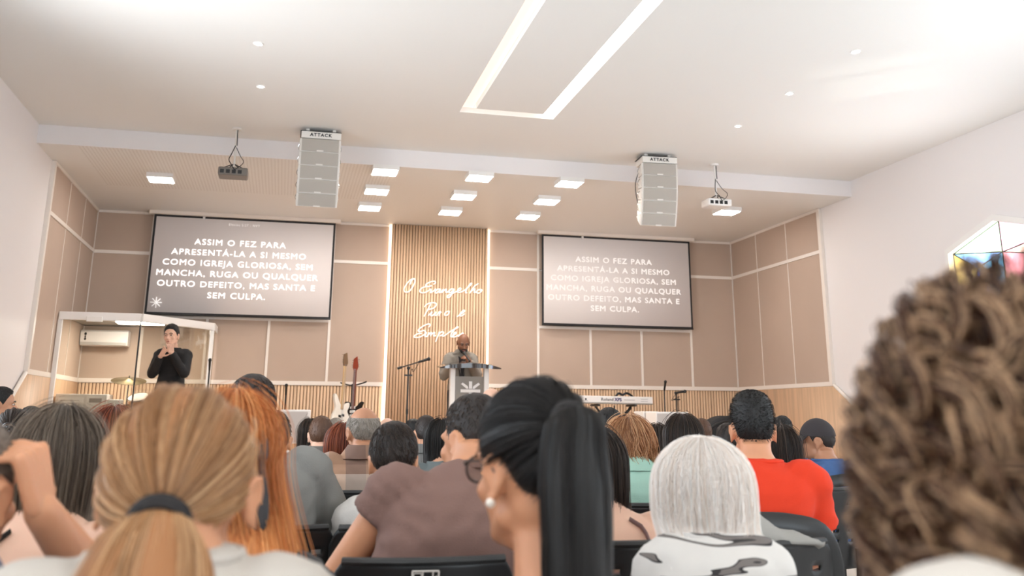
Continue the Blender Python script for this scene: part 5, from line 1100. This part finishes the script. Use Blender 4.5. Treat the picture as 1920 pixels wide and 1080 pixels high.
F = person('woman with long black hair sitting left of the brown t-shirt\'s head', 828, 786, 5.5, dict(k='fall', c='black', L=-.26, vol=.010, n=700, push=.14), SH(cloth('teal_grey', (96, 104, 104)), 't'), 'medium', W=.9, top=.014)
seat(F, 'plain', 'black plastic chair under the woman with long black hair')
F = person('bald person with pinkish scalp just below the pulpit', 921, 727, 6.8, None, SH(cloth('light_blue', (172, 184, 196)), 't', neck='collar'), 'light', top=.004)
seat(F, 'plain', 'black plastic chair under the bald person below the pulpit')
F = person('person with tight fade haircut and grey collar near the boom stand', 799, 778, 6.6, short('dark', th=.012, side=.003, nape=.002, n=500, len=.010), SH(cloth('slate', (104, 104, 102)), 't', neck='collar'), 'medium', top=.014)
seat(F, 'plain', 'black plastic chair under the person with fade haircut')
F = person('small woman with straight dark hair and orange top before right speaker', 1229, 795, 6.2, dict(k='fall', c='dark', L=-.22, vol=.008, n=500, push=.12), SH(cloth('orange_top', (222, 110, 70)), 't'), 'medium', W=.85, top=.014)
seat(F, 'plain', 'black plastic chair under the small woman in orange top')
F = person('person with wavy dark hair in black shirt left of orange red t-shirt', 1364, 793, 7.0, short('dark', th=.024, side=.018, n=700, len=.03, lump=.006), SH(cloth('black_shirt', (38, 36, 38)), 't'), 'tan', top=.022, yaw=14)
seat(F, 'plain', 'black plastic chair under the wavy haired person in black shirt')
F = person('person in white t-shirt with curly dark top hair at right', 1464, 780, 7.8, short('black', th=.032, side=.004, nape=.002, n=900, len=.024, lump=.008), SH(cloth('white_shirt', (208, 202, 196)), 't', fold=.8), 'tan', top=.03, yaw=-20, hx=-.04)
seat(F, 'arch', 'black arch backed chair under the person in white t-shirt')
# --- far rows, a few pixels each
F = person('person with brown hair whose forehead shows right of the dark brown hair', 1314, 784, 8.2, short('mid', th=.02, side=.012, n=300), SH(cloth('beige', (206, 184, 160)), 't'), 'light', top=.02)
seat(F, 'plain', 'black plastic chair in the far rows before the right speaker')
F = person('woman with dark hair and white top left of the dark grey shirt', 583, 785, 7.4, dict(k='fall', c='dark', L=-.15, vol=.012, n=500), SH(cloth('white_shirt', (208, 202, 196)), 't'), 'light', top=.014, W=.9, hx=.03)
seat(F, 'plain', 'black plastic chair under the woman in white top')
F = person('light haired person below the guitars, right of the dark grey shirt', 630, 783, 8.4, short('gray', th=.006, side=.006, n=300), SH(cloth('beige', (206, 184, 160)), 't'), 'light', top=.008)
seat(F, 'plain', 'black plastic chair in the far rows below the guitars')
F = person('dark haired person far ahead, left of the tight fade haircut', 775, 785, 7.7, short('black', th=.018, side=.010, n=300), SH(cloth('navy', (44, 50, 66)), 't'), 'tan', top=.018)
seat(F, 'plain', 'black plastic chair in the far rows below the boom stand')
F = person('bald person far ahead between plaid shirt and dark haired child', 726, 783, 8.3, None, SH(cloth('white_shirt', (208, 202, 196)), 't'), 'light', top=.004)
seat(F, 'plain', 'black plastic chair in the far rows below the lettering')
F = person('person with black curly hair between long brown and auburn hair', 168, 775, 5.6, short('black', th=.024, side=.016, n=700, len=.022, lump=.007), SH(cloth('rust', (150, 90, 70)), 't'), 'tan', top=.022)
seat(F, 'plain', 'black plastic chair under the black curly haired person at left')
F = person('dark haired person at far left right of the low bun', 60, 761, 6.3, short('black', th=.018, side=.012, n=400), SH(cloth('navy', (44, 50, 66)), 't'), 'tan', top=.018)
seat(F, 'plain', 'black plastic chair in the left rows behind the low bun')
F = person('person looking right at the left edge beside wood panel', 2, 724, 7.0, short('black', th=.016, side=.009, n=400), SH(cloth('white_shirt', (208, 202, 196)), 't'), 'medium', yaw=-75, top=.018, face={'brow': M_SHOE})
seat(F, 'plain', 'black plastic chair under the person looking right')
F = person('person with black hair right of the auburn haired woman', 270, 764, 6.8, short('black', th=.018, side=.010, n=400), SH(cloth('navy', (44, 50, 66)), 't'), 'tan', top=.018)
seat(F, 'plain', 'black plastic chair in the left rows beyond the auburn hair')
# --- labelled chair with a grey jacket over it, right of the platinum haired woman
p = atd(1432, 1013, 2.62); c = dup(CH['label'], (p[0], p[1]+.30, 0), 0, 'empty black chair with white label plate and grey jacket, right foreground')
t = thing('jacket', 'crumpled grey jacket lying over the empty labelled chair at right', 'jacket', (p[0], p[1]+.30, 0))
g = G(); rows = []; xs = np.linspace(-.24, .17, 22); hh = np.interp(xs, [-.24, -.12, -.04, .06, .13, .17], [1.02, 1.0, .965, .915, .885, .872])
for j in range(10):
    v = j/9; rows.append([(x, -.33+.03*v+.27*v*v+.010*math.sin(x*34+v*5), (.878+(h_-.878)*math.sin(min(1, v/.35)*math.pi/2) if v < .35 else h_-(v-.35)**1.5*.75)+.008*math.sin(x*52+v*7)*(v > .1)) for x, h_ in zip(xs, hh)])
V = [q for r_ in rows for q in r_]; g.add(V, [(j*22+i, j*22+i+1, j*22+i+23, j*22+i+22) for j in range(9) for i in range(21)]); obj('jacket_body', g, cloth('grey_coat', (150, 146, 140)), t, solid=.012, smooth=180)
